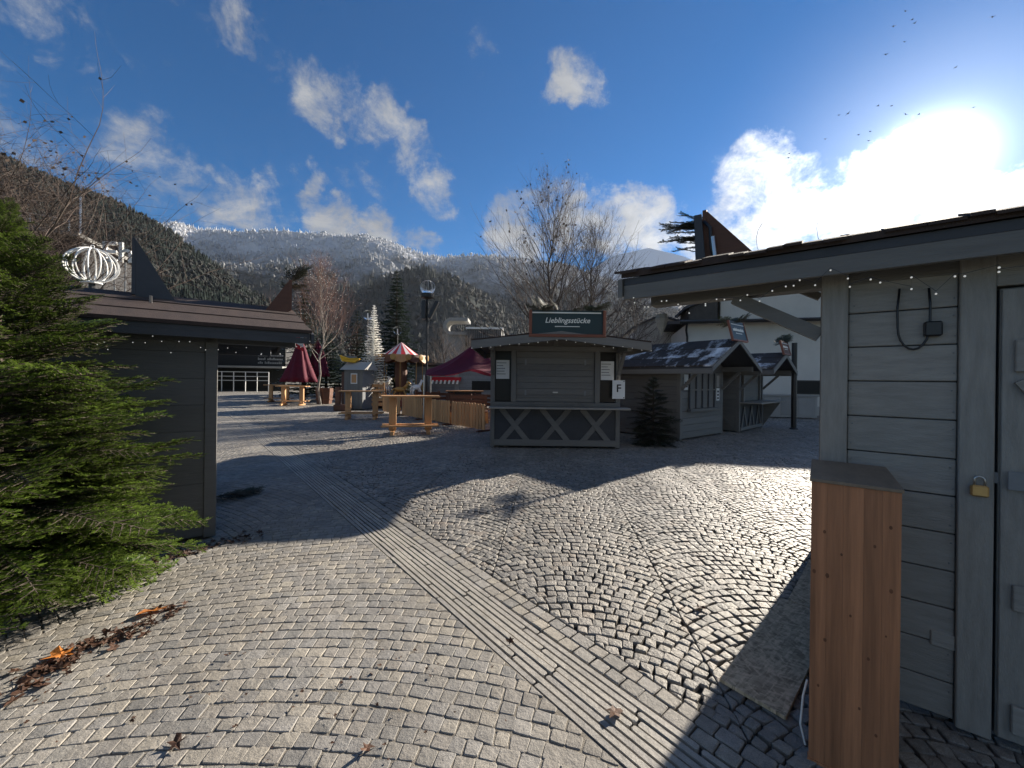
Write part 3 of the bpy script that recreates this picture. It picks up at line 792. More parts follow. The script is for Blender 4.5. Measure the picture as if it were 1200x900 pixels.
# ------------------------------------------------------------------ market stalls
def roof_z(st, x): return st['zf'](x)
def make_stall(label, O, theta, W, D, he, hr, fo, so=.25, ro=.15, roofmat='roof_felt', wall='paint_grey_h', ph=.19, sides=(1, 1), front=True, group='grey wooden market stalls', name='market_stall', barge=.15, sheets=5, beams=True, wallgap=.04, brz=.5, bry=.5, mono=False, eave_m='paint_grey_h', post_m='paint_grey_v', eb=.13, pg=.003):
    t = empty(name, (O[0], O[1], 0), theta, label, 'market stall', group)
    E = W/2+so
    if mono:
        m = (hr-he)/(2*E); zf = lambda x: he+(E-x)*m; slopes = [(-E, E)]
    else:
        m = (hr-he)/E; zf = lambda x: hr-abs(x)*m; slopes = [(0, -E), (0, E)]
    st = dict(t=t, W=W, D=D, he=he, hr=hr, fo=fo, so=so, E=E, m=m, ro=ro, zf=zf)
    th = .045
    # roof: overlapping felt sheets on a board deck
    for (xa, xb) in slopes:
        s = 1 if xb > xa else -1; za, zb_ = zf(xa), zf(xb); ln = abs(xb-xa)
        dk = MB().prism([(xa, -fo, za-.03), (xb, -fo, zb_-.03), (xb, -fo, zb_-.03-th), (xa, -fo, za-.03-th)], (0, D+fo+ro, 0)).build('roof_deck', M['paint_dark'], t)
        for k in range(sheets):
            a, b = k/sheets, min(1.0, (k+1)/sheets+.02)
            x0, x1 = xa+s*ln*a, xa+s*ln*b+(s*.02 if k == sheets-1 else 0)
            z0, z1 = zf(xa)-ln*a*m-.006, zf(xa)-ln*b*m+.006
            y0 = -fo-.012-.004*(k % 2); yl = D+fo+ro+.02
            MB().prism([(x0, y0, z0), (x1, y0, z1), (x1, y0, z1-.034), (x0, y0, z0-.022)], (0, yl, 0)).build('roof_sheet', M[roofmat], dk)
        for (y, yd) in ((-fo-.035, .03), (D+ro+.012, .03)):
            MB().prism([(xa, y, za-.035), (xb+s*.02, y, zb_-.035), (xb+s*.02, y, zb_-.035-barge), (xa, y, za-.035-barge)], (0, yd, 0)).build('barge_board', M[eave_m], t)
        for xe in ((xb,) if not mono else (xa, xb)):
            q = 1 if xe > 0 else -1
            MB().box(min(xe, xe-q*.03), max(xe, xe-q*.03), -fo, D+ro, zf(xe)-.03-th-eb, zf(xe)-.03-th-.002).build('eave_board', M[eave_m], t)
    for s in (-1, 1):
        if beams:
            x = s*(W/2-.05); zb = zf(s*W/2)-.09
            MB().box(x-.05, x+.05, -fo+.10, D-.02, zb-.15, zb).build('beam', M[eave_m], t, bevel=.004)
            if front: MB().bar((x, -.005, zb-.16-brz), (x, -bry, zb-.15), .07, .07).build('brace', M['paint_grey_h'], t)
    # gable infill front and back
    zt = min(zf(W/2), zf(-W/2))-.08
    for y in (0.0, D-.03):
        top = [(W/2-.02, y, zt), (-W/2+.02, y, zf(-W/2)-.09)] if mono else [(W/2-.02, y, zt), (0, y, hr-.09)]
        MB().prism([(-W/2+.02, y, zt)]+top, (0, .03, 0)).build('gable_panel', M[wall], t)
    st['zt'] = zt
    # corner posts
    for s in (-1, 1):
        for y in (0, D-.1):
            if sides[(s+1)//2]: MB().box(min(s*W/2, s*(W/2-.1)), max(s*W/2, s*(W/2-.1)), y, y+.1, .02, zt-.002).build('corner_post', M[post_m], t, bevel=.005)
    # side and back walls of horizontal planks
    n = int((zt-wallgap)/ph)
    hh = (zt-wallgap)/n
    for s in (-1, 1):
        if not sides[(s+1)//2]: continue
        xo = s*(W/2-.012); xi = s*(W/2-.04)
        for k in range(n):
            MB().box(min(xo, xi), max(xo, xi), .102, D-.102, wallgap+k*hh+pg, wallgap+(k+1)*hh-pg).build('plank', M[wall], t, bevel=pg)
        MB().box(min(xi, xi-s*.015), max(xi, xi-s*.015), .1, D-.1, wallgap, zt-.01).build('wall_lining', M['paint_dark'], t)
    MB().box(-W/2+.1, W/2-.1, D-.04, D-.015, wallgap, zt-.01).build('back_wall', M[wall], t)
    return st

def roof_sign(st, y, size, face='front', w=.8, cheek=.4, board='brown_board', words=None, branches=0, seed=1, size_t=.1, sink=0.0, low=False):
    """a sign board on the ridge with sloping side cheeks; words are lettered on its face"""
    t = st['t']; z0 = st['zf'](0)-.05-sink; h = size; d = 1 if face == 'front' else -1
    s = empty('roof_sign', (0, y, 0), 0, parent=t)
    MB().box(-w/2, w/2, -.015, .015, z0-.02, z0+h).build('sign_board', M[board], s)
    for q in (-1, 1):
        x = q*(w/2-.012)
        zl = st['zf'](x)-.05-sink
        MB().prism([(x-.012, d*.017, zl), (x-.012, d*cheek, zl), (x-.012, d*.017, z0+h-.01)], (.024, 0, 0)).build('cheek', M[board], s)
    if words:
        MB().box(-w/2+.05, w/2-.05, -d*.017-.004, -d*.017+.004, z0+.05, z0+h-.06).build('sign_panel', M['sign_green'], s)
        for (a, b, c, e) in ((-w/2, w/2, z0-.02, z0+.05), (-w/2, w/2, z0+h-.055, z0+h), (-w/2, -w/2+.05, z0+.05, z0+h-.055), (w/2-.05, w/2, z0+.05, z0+h-.055)):
            MB().box(a, b, -d*.03-.013, -d*.03+.012, c, e).build('sign_frame', M['sign_frame'], s)
    r = random.Random(seed)
    for i in range(branches):
        x = r.uniform(-w/2+.05, w/2-.05)
        put_branch(s, (BR_TWIG if low else BR_DARK)[i % 3], (x, 0, z0+h*(r.uniform(.5, .95) if low else .96)), (-math.pi/2 if d > 0 else math.pi/2)+r.gauss(0, .25 if low else .7), r.uniform(-.1, .5) if low else r.uniform(.05, .9), r.uniform(.26, .46) if low else r.uniform(.3, .48), name='fir_sprig')
    return s

# --- right-hand stall close to the camera, seen from its side
n_dir = Vector((.616, .788)); w_dir = Vector((.788, -.616))
C0 = Vector((1.667, 2.12)); WR = 2.4
OR = C0+n_dir*WR/2
thR = math.atan2(-.788, -.616)
R_ = make_stall('grey stall close up at right with plank side wall and padlocked door', OR, thR, WR, 2.9, 2.30, 3.02, 1.02, so=.22, mono=True, barge=.12, eb=.09, sides=(1, 0), roofmat='roof_felt', wall='paint_grey_near', brz=.24, bry=.42, sheets=3)
tR = R_['t']; x = WR/2
def rbox(name, s0, s1, z0, z1, dx=0.0, th=.025, m='paint_grey_near', bev=.004, parent=tR):
    """a board on the camera-side wall: s along the wall from the front corner, dx proud of the wall face"""
    return MB().box(x-.03+dx, x-.03+dx+th, s0, s1, z0, z1).build(name, M[m], parent, bevel=bev)
ztR = R_['zt']
rbox('corner_post', .0, .11, .02, ztR-.003, .0, .045, 'paint_grey_near_v')
zs = [.045, .21, .385, .555, .73, .905, 1.08, 1.255, 1.435, 1.615, 1.79, 1.965, ztR-.01]
for a, b in zip(zs[:-1], zs[1:]):
    rbox('plank', .112, .498, a+.003, b-.002, rnd.uniform(-.004, .002), .024)
rbox('door_post', .50, .608, .03, ztR-.003, .0, .045, 'paint_grey_near_v')
dr = rbox('door', .622, 1.36, .05, 2.03, .004, .022, 'paint_grey_near_v')
for k in range(5):
    rbox('door_board', .626+k*.147, .626+(k+1)*.147-.004, .055, 2.025, .027, .012, 'paint_grey_near_v', .003, dr)
for (a, b) in ((.10, .22), (.63, .74), (1.66, 1.80)):
    rbox('door_rail', .66, 1.33, a, b, .040, .02, 'paint_grey_near', .004, dr)
MB().bar((x+.022, .70, 1.64), (x+.022, 1.27, .76), .10, .02, (1, 0, 0)).build('door_brace', M['paint_grey_near'], dr)
rbox('lintel', .608, 1.40, 2.04, ztR-.003, .0, .045)
rbox('corner_post', 1.372, 1.50, .03, 2.037, .0, .045, 'paint_grey_near_v')
for k in range(12):
    rbox('plank', 1.502, 2.79, .045+k*.178, .045+(k+1)*.178-.006, 0, .024)
rbox('corner_post', 2.792, 2.9, .02, ztR-.003, .0, .045, 'paint_grey_near_v')
MB().box(x-.07, x-.05, .02, 2.88, .04, ztR-.01).build('wall_lining', M['paint_dark'], tR)
for a, b in zip(zs[:-1], zs[1:]):
    for sy in (.128, .484):
        for zz in (a+.04, b-.04):
            MB().sphere((x-.005, sy+rnd.gauss(0, .004), zz), .0035, 6, 4).build('nail', M['steel_painted'], tR)
rbox('wooden_stop', .42, .50, .37, .44, .004, .03)
# hasp across the gap and its padlock
hs_ = rbox('hasp', .535, .75, 1.165, 1.215, .0155, .008, 'steel_painted', .002)
rbox('hasp_plate', .64, .73, 1.15, 1.23, .0625, .006, 'steel_painted', .002, hs_)
pk = empty('padlock', (0, 0, 0), 0, 'small brass padlock hanging from the hasp on the grey door', 'padlock')
pk.location = (OR.x, OR.y, 0); pk.rotation_euler = (0, 0, thR)
MB().box(x+.022, x+.044, .533, .588, 1.105, 1.155).build('lock_body', M['brass'], pk, bevel=.006)
arc = [(x+.033, .545, 1.15), (x+.033, .545, 1.178)]+[(x+.033, .5605-.0155*math.cos(a), 1.178+.0155*math.sin(a)) for a in [i*math.pi/8 for i in range(1, 8)]]+[(x+.033, .576, 1.178), (x+.033, .576, 1.15)]
MB().tube(arc, .0042, 8).build('shackle', M['steel'], pk, smooth=True)
# electric box with a loop of cable
eb = rbox('socket_box', .385, .445, 1.83, 1.90, .0, .06, 'plastic_black', .006)
loop = [(x+.012, .35+.055*math.cos(a), 1.88+.11*math.sin(a)) for a in [math.pi+i*math.pi/10 for i in range(11)]]
loop = [(x+.012, .30, 2.07), (x+.012, .293, 1.97)]+loop+[(x+.012, .405, 1.98), (x+.012, .40, 2.06)]
MB().tube(loop, .005, 6).build('cable', M['plastic_black'], eb, smooth=True)
# canopy: lower rail hanging beneath the eave
MB().tube([(x-.05, -.86, 2.06), (x-.05, -.86, 2.03), (x-.05, -.86, 1.98), (x-.05, -.86, 1.92)], [.035, .045, .03, .004], 8).build('finial', M['paint_grey_near'], tR)
# rough shakes along the eave and the front edge, with bits of debris
r_ = random.Random(12); yy = -1.03
while yy < 3.0:
    wd_ = r_.uniform(.07, .15); pr_ = r_.uniform(.015, .06); z = R_['he']+r_.uniform(.008, .022)
    MB().prism([(x+.22-.14, yy, z+.012+.14*R_['m']), (x+.22+pr_, yy, z-pr_*R_['m']), (x+.22+pr_, yy, z-.014-pr_*R_['m']), (x+.22-.14, yy, z-.006+.14*R_['m'])], (0, wd_-.004, 0)).build('shake', M['roof_felt'], tR)
    yy += wd_
xx = -1.3
while xx < 1.35:
    wd_ = r_.uniform(.08, .16); pr_ = r_.uniform(.0, .05); z = R_['zf'](xx)+.012
    MB().prism([(xx, -1.06-pr_, z), (xx+wd_-.004, -1.06-pr_, z-wd_*R_['m']), (xx+wd_-.004, -1.06-pr_, z+.014-wd_*R_['m']), (xx, -1.06-pr_, z+.014)], (0, .2, 0)).build('shake', M['roof_felt'], tR)
    xx += wd_
roof_sign(R_, -.76, .40, w=.80, cheek=.42, branches=26, seed=3, low=True)
MB().box(.30, .33, .10, .15, roof_z(R_, .32)+.0, roof_z(R_, .32)+.06).build('roof_block', M['paint_grey'], tR)
sg_ = empty('sign_stay', (0, -.76, 0), 0, parent=tR); zs_ = R_['zf'](.4)-.05
MB().prism([(.42, -.05, zs_-.05), (.42, .03, zs_-.05), (.42, -.015, zs_+.46), (.42, -.07, zs_+.46)], (.02, 0, 0)).build('stay_board', M['paint_dark'], sg_)
MB().tube([(.425, .0, zs_+.40), (.43, .05, zs_+.34), (.43, .06, zs_+.2), (.425, .09, zs_+.0)], .014, 6).build('cable', M['plastic_black'], sg_, smooth=True)
MB().tube([(.43, .10, zs_), (.43, .07, zs_+.26)], .016, 8).build('pipe', M['steel'], sg_)
for (yy, xx) in ((-.35, .55), (.0, .5)):
    z = roof_z(R_, xx)
    MB().tube([(xx, yy, z), (xx-.01, yy-.022, z+.07), (xx-.02, yy-.03, z+.14), (xx-.03, yy-.02, z+.20), (xx-.04, yy+.005, z+.25)], .0018, 4).build('loose_wire', M['twig'], tR)

# --- left-hand stall
L0 = Vector((-2.916, 3.89)); WL = 2.4
OL = L0+Vector((-.606, .795))*WL/2
thL = math.atan2(.795, -.606)
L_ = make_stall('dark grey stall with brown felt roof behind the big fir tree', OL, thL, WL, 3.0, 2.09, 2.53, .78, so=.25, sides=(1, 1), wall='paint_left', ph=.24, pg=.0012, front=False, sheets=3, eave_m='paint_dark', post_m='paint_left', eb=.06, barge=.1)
tL = L_['t']
MB().box(-WL/2+.1, WL/2-.1, .02, .05, .04, .98).build('counter_front', M['paint_grey_h'], tL)
MB().box(-WL/2+.1, WL/2-.1, .02, .06, 1.78, L_['zt']-.01).build('lintel', M['paint_grey_h'], tL)
roof_sign(L_, -.74, .36, w=.7, cheek=.30, branches=8, seed=5)
roof_sign(L_, .72, .58, face='back', w=.6, cheek=-.0+.36, board='paint_dark', seed=6)
MB().tube([(-.62, .55, roof_z(L_, .62)), (-.64, .55, roof_z(L_, .62)+.07)], .012, 6).build('roof_vent', M['steel'], tL)

# --- stall in the middle
ZM = 9.2
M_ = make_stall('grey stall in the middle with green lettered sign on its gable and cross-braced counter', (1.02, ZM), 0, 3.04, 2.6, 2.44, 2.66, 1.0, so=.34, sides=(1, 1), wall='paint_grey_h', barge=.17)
tM = M_['t']; zt = M_['zt']; W = 3.04
for xx in (-.98, .98):
    MB().box(xx-.06, xx+.06, -.02, .06, 1.06, zt-.12).build('post', M['paint_grey_v'], tM, bevel=.004)
MB().box(-W/2+.1, W/2-.1, -.03, .07, zt-.125, zt-.002).build('lintel', M['paint_grey_h'], tM, bevel=.004)
MB().box(-.05, .05, -.03, .03, zt+.0, M_['hr']-.1).build('king_post', M['paint_grey_v'], tM)
sh = MB().box(-.918, .918, .05, .07, 1.08, zt-.126).build('shutter', M['paint_grey'], tM)
for k in range(7):
    z0 = 1.26+k*(zt-.13-1.26)/7
    MB().box(-.915, .915, .035, .049, z0+.003, z0+(zt-.13-1.26)/7-.003).build('shutter_board', M['paint_grey_h'], sh, bevel=.003)
MB().box(-.915, .915, .02, .049, 1.19, 1.235).build('shutter_rail', M['paint_grey_h'], sh)
MB().box(-.915, .915, .03, .049, 1.10, 1.18).build('shutter_board', M['paint_grey_h'], sh)
for s in (-1, 1):
    xa, xb = (s*1.045, s*1.415) if s > 0 else (s*1.415, s*1.045)
    wd = MB().box(xa, xb, .05, .06, 1.10, zt-.13).build('side_window', M['glass_dark'], tM)
    nt_ = MB().box(xa+.02, xb-.04, .03, .035, 1.62, 2.06).build('notice', M['paper'], wd)
    for k, (a, b) in enumerate(((.05, .8), (.05, .55), (.05, .7), (.05, .65), (.05, .75))):
        zz = 2.0-k*.065
        MB().box(xa+.02+.3*a, xa+.02+.3*b, .027, .029, zz-.012, zz).build('print_line', M['ink'], nt_)
MB().box(-W/2+.02, W/2-.02, -.05, .0, .985, 1.085).build('counter_rail', M['paint_grey_h'], tM, bevel=.004)
MB().box(-W/2-.02, W/2+.15, -.34, -.052, .94, .982).build('counter', M['paint_grey_near'], tM, bevel=.004)
MB().box(-W/2+.1, W/2-.1, .03, .05, .06, .98).build('front_panel', M['paint_dark'], tM)
for xx in (-.55, .55):
    for q in (-1, 1): MB().bar((xx+q*.13, -.058, .99), (xx+q*.02, -.058, 1.075), .03, .012, (0, 1, 0)).build('rail_ornament', M['paint_grey'], tM)
MB().box(-W/2+.1, W/2-.1, -.02, .028, .06, .20).build('base_rail', M['paint_grey_h'], tM, bevel=.004)
for xc in (-.93, .02, .97):
    MB().bar((xc-.34, .004, .93), (xc+.30, .004, .15), .12, .03, (0, 1, 0)).build('cross_brace', M['paint_grey_h'], tM)
    MB().bar((xc+.32, .016, .93), (xc-.34, .016, .15), .12, .03, (0, 1, 0)).build('cross_brace', M['paint_grey_h'], tM)
s = empty('roof_sign', (.12, -1.02, 0), 0, parent=tM)
z0 = M_['hr']-.10
MB().box(-.77, .77, 0, .03, z0, z0+.50).build('sign_panel', M['sign_green'], s)
for (a, b, c, e) in ((-.80, .80, z0-.06, z0+.0), (-.80, -.74, z0, z0+.50), (.74, .80, z0, z0+.50)):
    MB().box(a, b, -.04, .05, c, e).build('sign_frame', M['sign_frame'], s, bevel=.006)
MB().box(-.735, .70, -.012, .0, z0+.435, z0+.46).build('sign_strip', M['sign_white'], s)
text('Lieblingsstücke', .155, M['sign_white'], s, (0, -.004, z0+.285), (RAD(90), 0, 0), shear=.25, bold=.002)
MB().box(-.26, .26, -.004, 0, z0+.155, z0+.17).build('sign_rule', M['sign_white'], s)
MB().prism([(-.74, .03, z0), (-.74, .5, z0), (-.74, .03, z0+.4)], (.03, 0, 0)).build('cheek', M['brown_board'], s)
MB().prism([(.71, .03, z0), (.71, .5, z0), (.71, .03, z0+.4)], (.03, 0, 0)).build('cheek', M['brown_board'], s)
for i in range(16):
    put_branch(s, BR_DARK[i % 3], (rnd.uniform(-.7, .7), .06, z0+.47), rnd.uniform(0, 6.28), rnd.uniform(.05, 1.1), rnd.uniform(.25, .48), name='fir_sprig')
for xx in (-.70, .70):
    for zz in (1.30, 2.02): MB().box(xx-.02, xx+.02, .022, .034, zz-.06, zz+.06).build('hinge', M['steel_painted'], sh)
MB().box(-.06, .06, .018, .034, 1.30, 1.33).build('latch', M['steel'], sh)
MB().tube([(1.46, -.012, zt-.02), (1.465, -.014, 1.9), (1.455, -.012, 1.5), (1.47, -.012, 1.2)], .008, 5).build('cable', M['plastic_black'], tM)
# the sheet with the letter F
fs = empty('notice_sheet', (0, 0, 0), 0, 'white sheet lettered F on the right post of the middle stall', 'sign')
fp = at(725, 456.5, ZM-.08)
fs.location = fp
MB().box(-.145, .145, -.006, .006, -.215, .215).build('sheet', M['paper'], fs)
text('F', .25, M['ink'], fs, (0, -.008, .02), (RAD(90), 0, 0), bold=.004)
for (a, b) in ((.12, .19), (.12, -.19)): MB().box(a-.012, a+.012, -.010, -.006, b-.012, b+.012).build('pin', M['ink'], fs)

# --- stall with the window shutters
x2 = Vector((.79, .61)); f2 = Vector((.61, -.79)); W2 = 2.47
O2 = Vector((4.54, 10.57))+x2*W2/2
S2 = make_stall('grey stall with steep roof painted with white sheen, closed window grille and leaning sign', O2, math.atan2(.61, .79), W2, 3.2, 2.02, 2.80, .95, so=.25, roofmat='roof_felt_sheen', wall='paint_grey_h', barge=.12, sheets=3)
t2 = S2['t']; zt2 = S2['zt']
nn = 11; hh = (zt2-.05)/nn
for k in range(nn):
    MB().box(-W2/2+.1, W2/2-.1, .002, .03, .05+k*hh+.003, .05+(k+1)*hh-.003).build('plank', M['paint_grey_h'], t2, bevel=.003)
wn_ = MB().box(-.80, .62, -.015, .0, .86, 1.86).build('window', M['paint_grey'], t2)
for k in range(5):
    xx = -.80+k*1.42/4; MB().box(xx-.02, xx+.02, -.045, -.016, .86, 1.86).build('window_bar', M['paint_dark'], wn_)
MB().box(-.80, .62, -.055, -.046, 1.36, 1.40).build('window_bar', M['paint_grey_h'], wn_)
MB().box(-.88, .70, -.12, -.016, .78, .855).build('window_sill', M['paint_grey_h'], wn_, bevel=.004)
nt_ = MB().box(-1.06, -.86, -.012, .0, 1.38, 1.80).build('notice', M['paper'], t2)
MB().box(-1.03, -.89, -.014, -.012, 1.45, 1.60).build('print_block', M['ink'], nt_)
nt_ = MB().box(.80, .98, -.012, .0, 1.05, 1.42).build('notice', M['paper'], t2)
for zz in (1.12, 1.22, 1.32): MB().box(.84, .94, -.014, -.012, zz-.03, zz+.03).build('print_block', M['ink'], nt_)
MB().box(.80, .97, -.011, .0, 1.46, 1.80).build('notice', M['render_grey'], t2)
def leaning_sign(st, y, w, h, seed, green=True):
    s = empty('roof_sign', (0, y, st['hr']-.06), 0, parent=st['t']); s.rotation_euler = (RAD(-14), 0, 0)
    MB().box(-w/2, w/2, -.015, .015, 0, h).build('sign_panel', M['sign_green'] if green else M['brown_board'], s)
    for (a, b, c, e) in ((-w/2-.03, w/2+.03, -.04, .0), (-w/2-.03, -w/2, 0, h), (w/2, w/2+.03, 0, h)):
        MB().box(a, b, -.03, .03, c, e).build('sign_frame', M['sign_frame'], s)
    MB().box(-w/2+.08, w/2-.02, -.02, -.016, h*.80, h*.84).build('sign_strip', M['sign_white'], s)
    mm_ = MB(); r = random.Random(seed); xx = -w*.36
    while xx < w*.36:
        l = r.uniform(.03, .05); mm_.box(xx, xx+l*.75, -.02, -.016, h*.46, h*(.46+r.choice((.12, .12, .17)))); xx += l
    tag(mm_.build('lettering', M['sign_white'], s), kind='stuff')
    MB().box(-w*.22, w*.22, -.02, -.016, h*.32, h*.36).build('sign_rule', M['sign_white'], s)
    for i in range(9):
        put_branch(s, BR_DARK[i % 3], (r.uniform(-w/2+.1, w/2), .05, h-.04), r.gauss(.3, .9), r.uniform(.1, .8), r.uniform(.35, .62), name='fir_sprig')
leaning_sign(S2, -.98, .86, .52, 4)

# --- stall behind it with a counter
x3 = Vector((.735, .68)); f3 = Vector((.68, -.735)); W3 = 2.5
O3 = Vector((7.25, 12.5))+x3*W3/2
S3 = make_stall('small grey stall with an outward shelf and braced front beside the dark pole', O3, math.atan2(.68, .735), W3, 2.4, 2.05, 2.6, .95, so=.2, wall='paint_grey_h', roofmat='roof_felt_sheen', sheets=3)
t3 = S3['t']; zt3 = S3['zt']
for xx in (-.86, .86): MB().box(xx-.05, xx+.05, -.02, .05, .98, zt3-.1).build('post', M['paint_grey_v'], t3)
MB().box(-1.15, 1.15, -.03, .06, zt3-.11, zt3-.002).build('lintel', M['paint_grey_h'], t3)
sh = MB().box(-.8, .8, .05, .07, .98, zt3-.112).build('shutter', M['paint_grey_h'], t3)
for k in range(6): MB().box(-.8, .8, .036, .049, 1.0+k*.15, 1.0+k*.15+.144).build('shutter_board', M['paint_grey_h'], sh)
for s in (-1, 1): MB().box(min(s*.92, s*1.14), max(s*.92, s*1.14), .05, .07, .98, zt3-.112).build('side_panel', M['paint_dark'], t3)
MB().box(-1.25, 1.45, -.62, -.0, .94, .98).build('counter', M['paint_grey_near'], t3)
MB().box(-1.15, 1.15, .03, .05, .05, .93).build('front_panel', M['paint_dark'], t3)
MB().box(-1.15, 1.15, -.02, .028, .05, .15).build('base_rail', M['paint_grey_h'], t3)
for xc in (-.75, 0, .75):
    for q in (-1, 1): MB().bar((xc, .002+q*.007, .80), (xc+q*.28, .002+q*.007, .13), .09, .012, (0, 1, 0)).build('cross_brace', M['paint_grey_h'], t3)
MB().prism([(1.17, -.02, .05), (1.17, -.02, .92), (1.17, -.55, .92)], (.03, 0, 0)).build('shelf_bracket', M['paint_grey_h'], t3)
for q in (-1, 1): MB().bar((-W3/2-.01, 1.0-q*.8, .15), (-W3/2-.01, 1.0+q*.8, 1.9), .09, .02, (1, 0, 0)).build('side_brace', M['paint_grey_h'], t3)
leaning_sign(S3, -.98, .8, .42, 8, False)

# --- fairy lights along the eaves
def fairy(label, st, side_, y0, y1, n, seed, zoff=-.2, out=.012, front=False):
    r = random.Random(seed); t = st['t']
    e = empty('fairy_lights', t.location, t.rotation_euler.z, label, 'light string', 'strings of fairy lights')
    pts = []
    bm_ = MB().sphere((0, 0, 0), .0045 if not front else .008, 6, 4).mesh('bulb', M['bulb'])
    for i in range(n):
        f = i/(n-1)
        z = st['he']+zoff+.035*math.sin(f*n*.37+seed)+r.gauss(0, .03)
        if front:
            x_ = -st['E']+2*st['E']*f; p = (x_, -st['fo']-.055, roof_z(st, x_)-.2+r.gauss(0, .015))
        else: p = (side_*(st['E']+out), y0+(y1-y0)*f+r.gauss(0, .02), z)
        pts.append(p)
    MB().tube(pts, .0013, 3).build('wire', M['plastic_black'], e)
    for p in pts: inst('bulb', bm_, e, (p[0], p[1], p[2]-.012))
fairy('fairy lights along the eave of the near right stall', R_, 1, -.98, 1.2, 44, 1, zoff=-.22)
fairy('fairy lights along the eave of the dark left stall', L_, -1, -.76, 2.2, 44, 2)
fairy('fairy lights along the gable of the middle stall', M_, 1, 0, 0, 20, 3, front=True)

# ------------------------------------------------------------------ things near the camera
# pine box stand against the right stall
bx = empty('wooden_box', (1.28, 1.67, 0), math.atan2(-.616, .788), 'tall honey coloured pine box leaning on the near grey stall', 'wooden box')
BW, BD, BH = .275, .50, 1.195
nst = 5; r = random.Random(8)
fp_ = MB().box(0, BW, .012, .022, .01, BH-.012).build('front_panel', M['pine'], bx)
edges = [0, .052, .105, .168, .222, BW]
for a, b in zip(edges[:-1], edges[1:]):
    MB().box(a+.0002, b-.0002, rnd.uniform(-.0006, .0006), .0115, .005, BH-.01).build('stave', M['pine'], fp_)
for (kx, kz, kr) in ((.045, .98, .006), (.055, .80, .007), (.245, 1.045, .007), (.248, .80, .008), (.20, .96, .005), (.012, .805, .007), (.05, .53, .006), (.185, .51, .005), (.10, .90, .004), (.235, .62, .004), (.03, .33, .005), (.16, .30, .004), (.13, .66, .004), (.21, .22, .005)):
    MB().lathe([(kr*.99, -.0008), (kr, .0), (kr*.2, .0006)], 10, (0, 0, 0)).build('knot', M['pine_knot'], fp_).matrix_local = Matrix.Translation((kx, -.0002, kz)) @ Matrix.Rotation(RAD(90), 4, 'X') @ Matrix.Diagonal((1, 1.5, 1, 1))
MB().box(-.0, .018, .024, BD, .01, BH-.012).build('side_panel', M['pine'], bx)
MB().box(BW-.018, BW, .024, BD, .01, BH-.012).build('side_panel', M['pine'], bx)
MB().box(-.006, BW+.006, -.010, BD+.02, BH-.010, BH+.004).build('lid', M['board_grey'], bx, bevel=.002)
MB().box(-.004, BW+.004, -.006, .03, .0, .012).build('base_strip', M['pine'], bx)
MB().tube([(-.012, .05, .02), (-.03, .05, .10), (-.022, .06, .22), (-.008, .06, .30)], .004, 6).build('pipe', M['white_paint'], bx)
# chipboard sheets on the ground along the stall's front
def board(label, pts, z, th, m='osb'):
    c = sum((Vector(p) for p in pts), Vector((0, 0)))/len(pts)
    e = empty('chipboard_sheet', (c.x, c.y, 0), 0, label, 'board', 'chipboard sheets on the paving')
    q = [(p[0]-c.x, p[1]-c.y, z) for p in pts]
    if area(q) < 0: q = q[::-1]
    MB().prism([(p[0], p[1], p[2]) for p in q][::-1], (0, 0, th)).build('sheet', M[m], e, bevel=.001)
    return e
g0 = ground(843, 800); g1 = ground(921, 846)
dv = Vector((2.85-1.12, 3.67-2.09)).normalized()
a = Vector((g0.x, g0.y)); b = Vector((g1.x, g1.y))
e1 = board('weathered chipboard sheet lying beside the pine box, nearest corner on the setts', [a, b, b+dv*1.18, a+dv*1.18], .006, .018)
e2 = board('chipboard sheet further along the stall front, half under its neighbour', [a+dv*1.19+Vector((.03, -.03)), b+dv*1.19+Vector((.06, -.05)), b+dv*2.1, a+dv*2.1], .006, .016)

# big fir at the left edge
fir_tree('large bushy green fir tree standing at the left edge before the dark stall', (-3.30, 2.50, 0), 2.74, 1.24, 225, BR, 31, z0=.10, trunk_r=.055)
# small dark fir beside the middle stall
p = ground(770, 524)
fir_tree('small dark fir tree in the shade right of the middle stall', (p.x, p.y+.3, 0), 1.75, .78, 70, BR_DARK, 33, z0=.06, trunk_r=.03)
# cut branch on the setts
p = ground(278, 583)
e = empty('fir_cutting', (p.x-.05, p.y, 0), 0, 'dark cut fir branch lying on the setts by the left stall corner', 'branch')
for i in range(4): put_branch(e, BR_DARK[i % 3], (-.25+.1*i, .06*i-.1, .03), .1+.35*i, .02, .5-.06*i, name='sprig')

# fallen leaves
def leaf_mesh(seed, m):
    r = random.Random(seed); mb = MB()
    n = 11; pts = []
    for k in range(n):
        a = 6.283*k/n; rr = (.5 if k % 2 else 1.0)*r.uniform(.75, 1.1)
        pts.append((rr*math.cos(a)*1.1, rr*math.sin(a)*.85, .35*(math.cos(a*2+r.random()))**2*r.uniform(.4, 1.0)))
    mb.add([(0, 0, .05)]+pts, [(0, 1+k, 1+(k+1) % n) for k in range(n)])
    return mb
def litter(name, label, spots, n, m, size, seed, spread):
    r = random.Random(seed); mb = MB()
    for _ in range(n):
        k = r.randrange(len(spots)-1); f = r.random()
        a = ground(*spots[k]); b = ground(*spots[k+1]); p = a.lerp(b, f)
        lm = leaf_mesh(r.random(), None); s = size*r.uniform(.5, 1.2)
        Mx = Matrix.Translation((p.x+r.gauss(0, spread), p.y+r.gauss(0, spread), .004+abs(r.gauss(0, .008)))) @ Matrix.Rotation(r.random()*6.28, 4, 'Z') @ Matrix.Rotation(r.gauss(0, .4), 4, 'X') @ Matrix.Diagonal((s, s, s, 1))
        mb.add([Mx @ Vector(v) for v in lm.v], lm.f)
    return tag(mb.build(name, M[m]), label, 'leaves', kind='stuff')
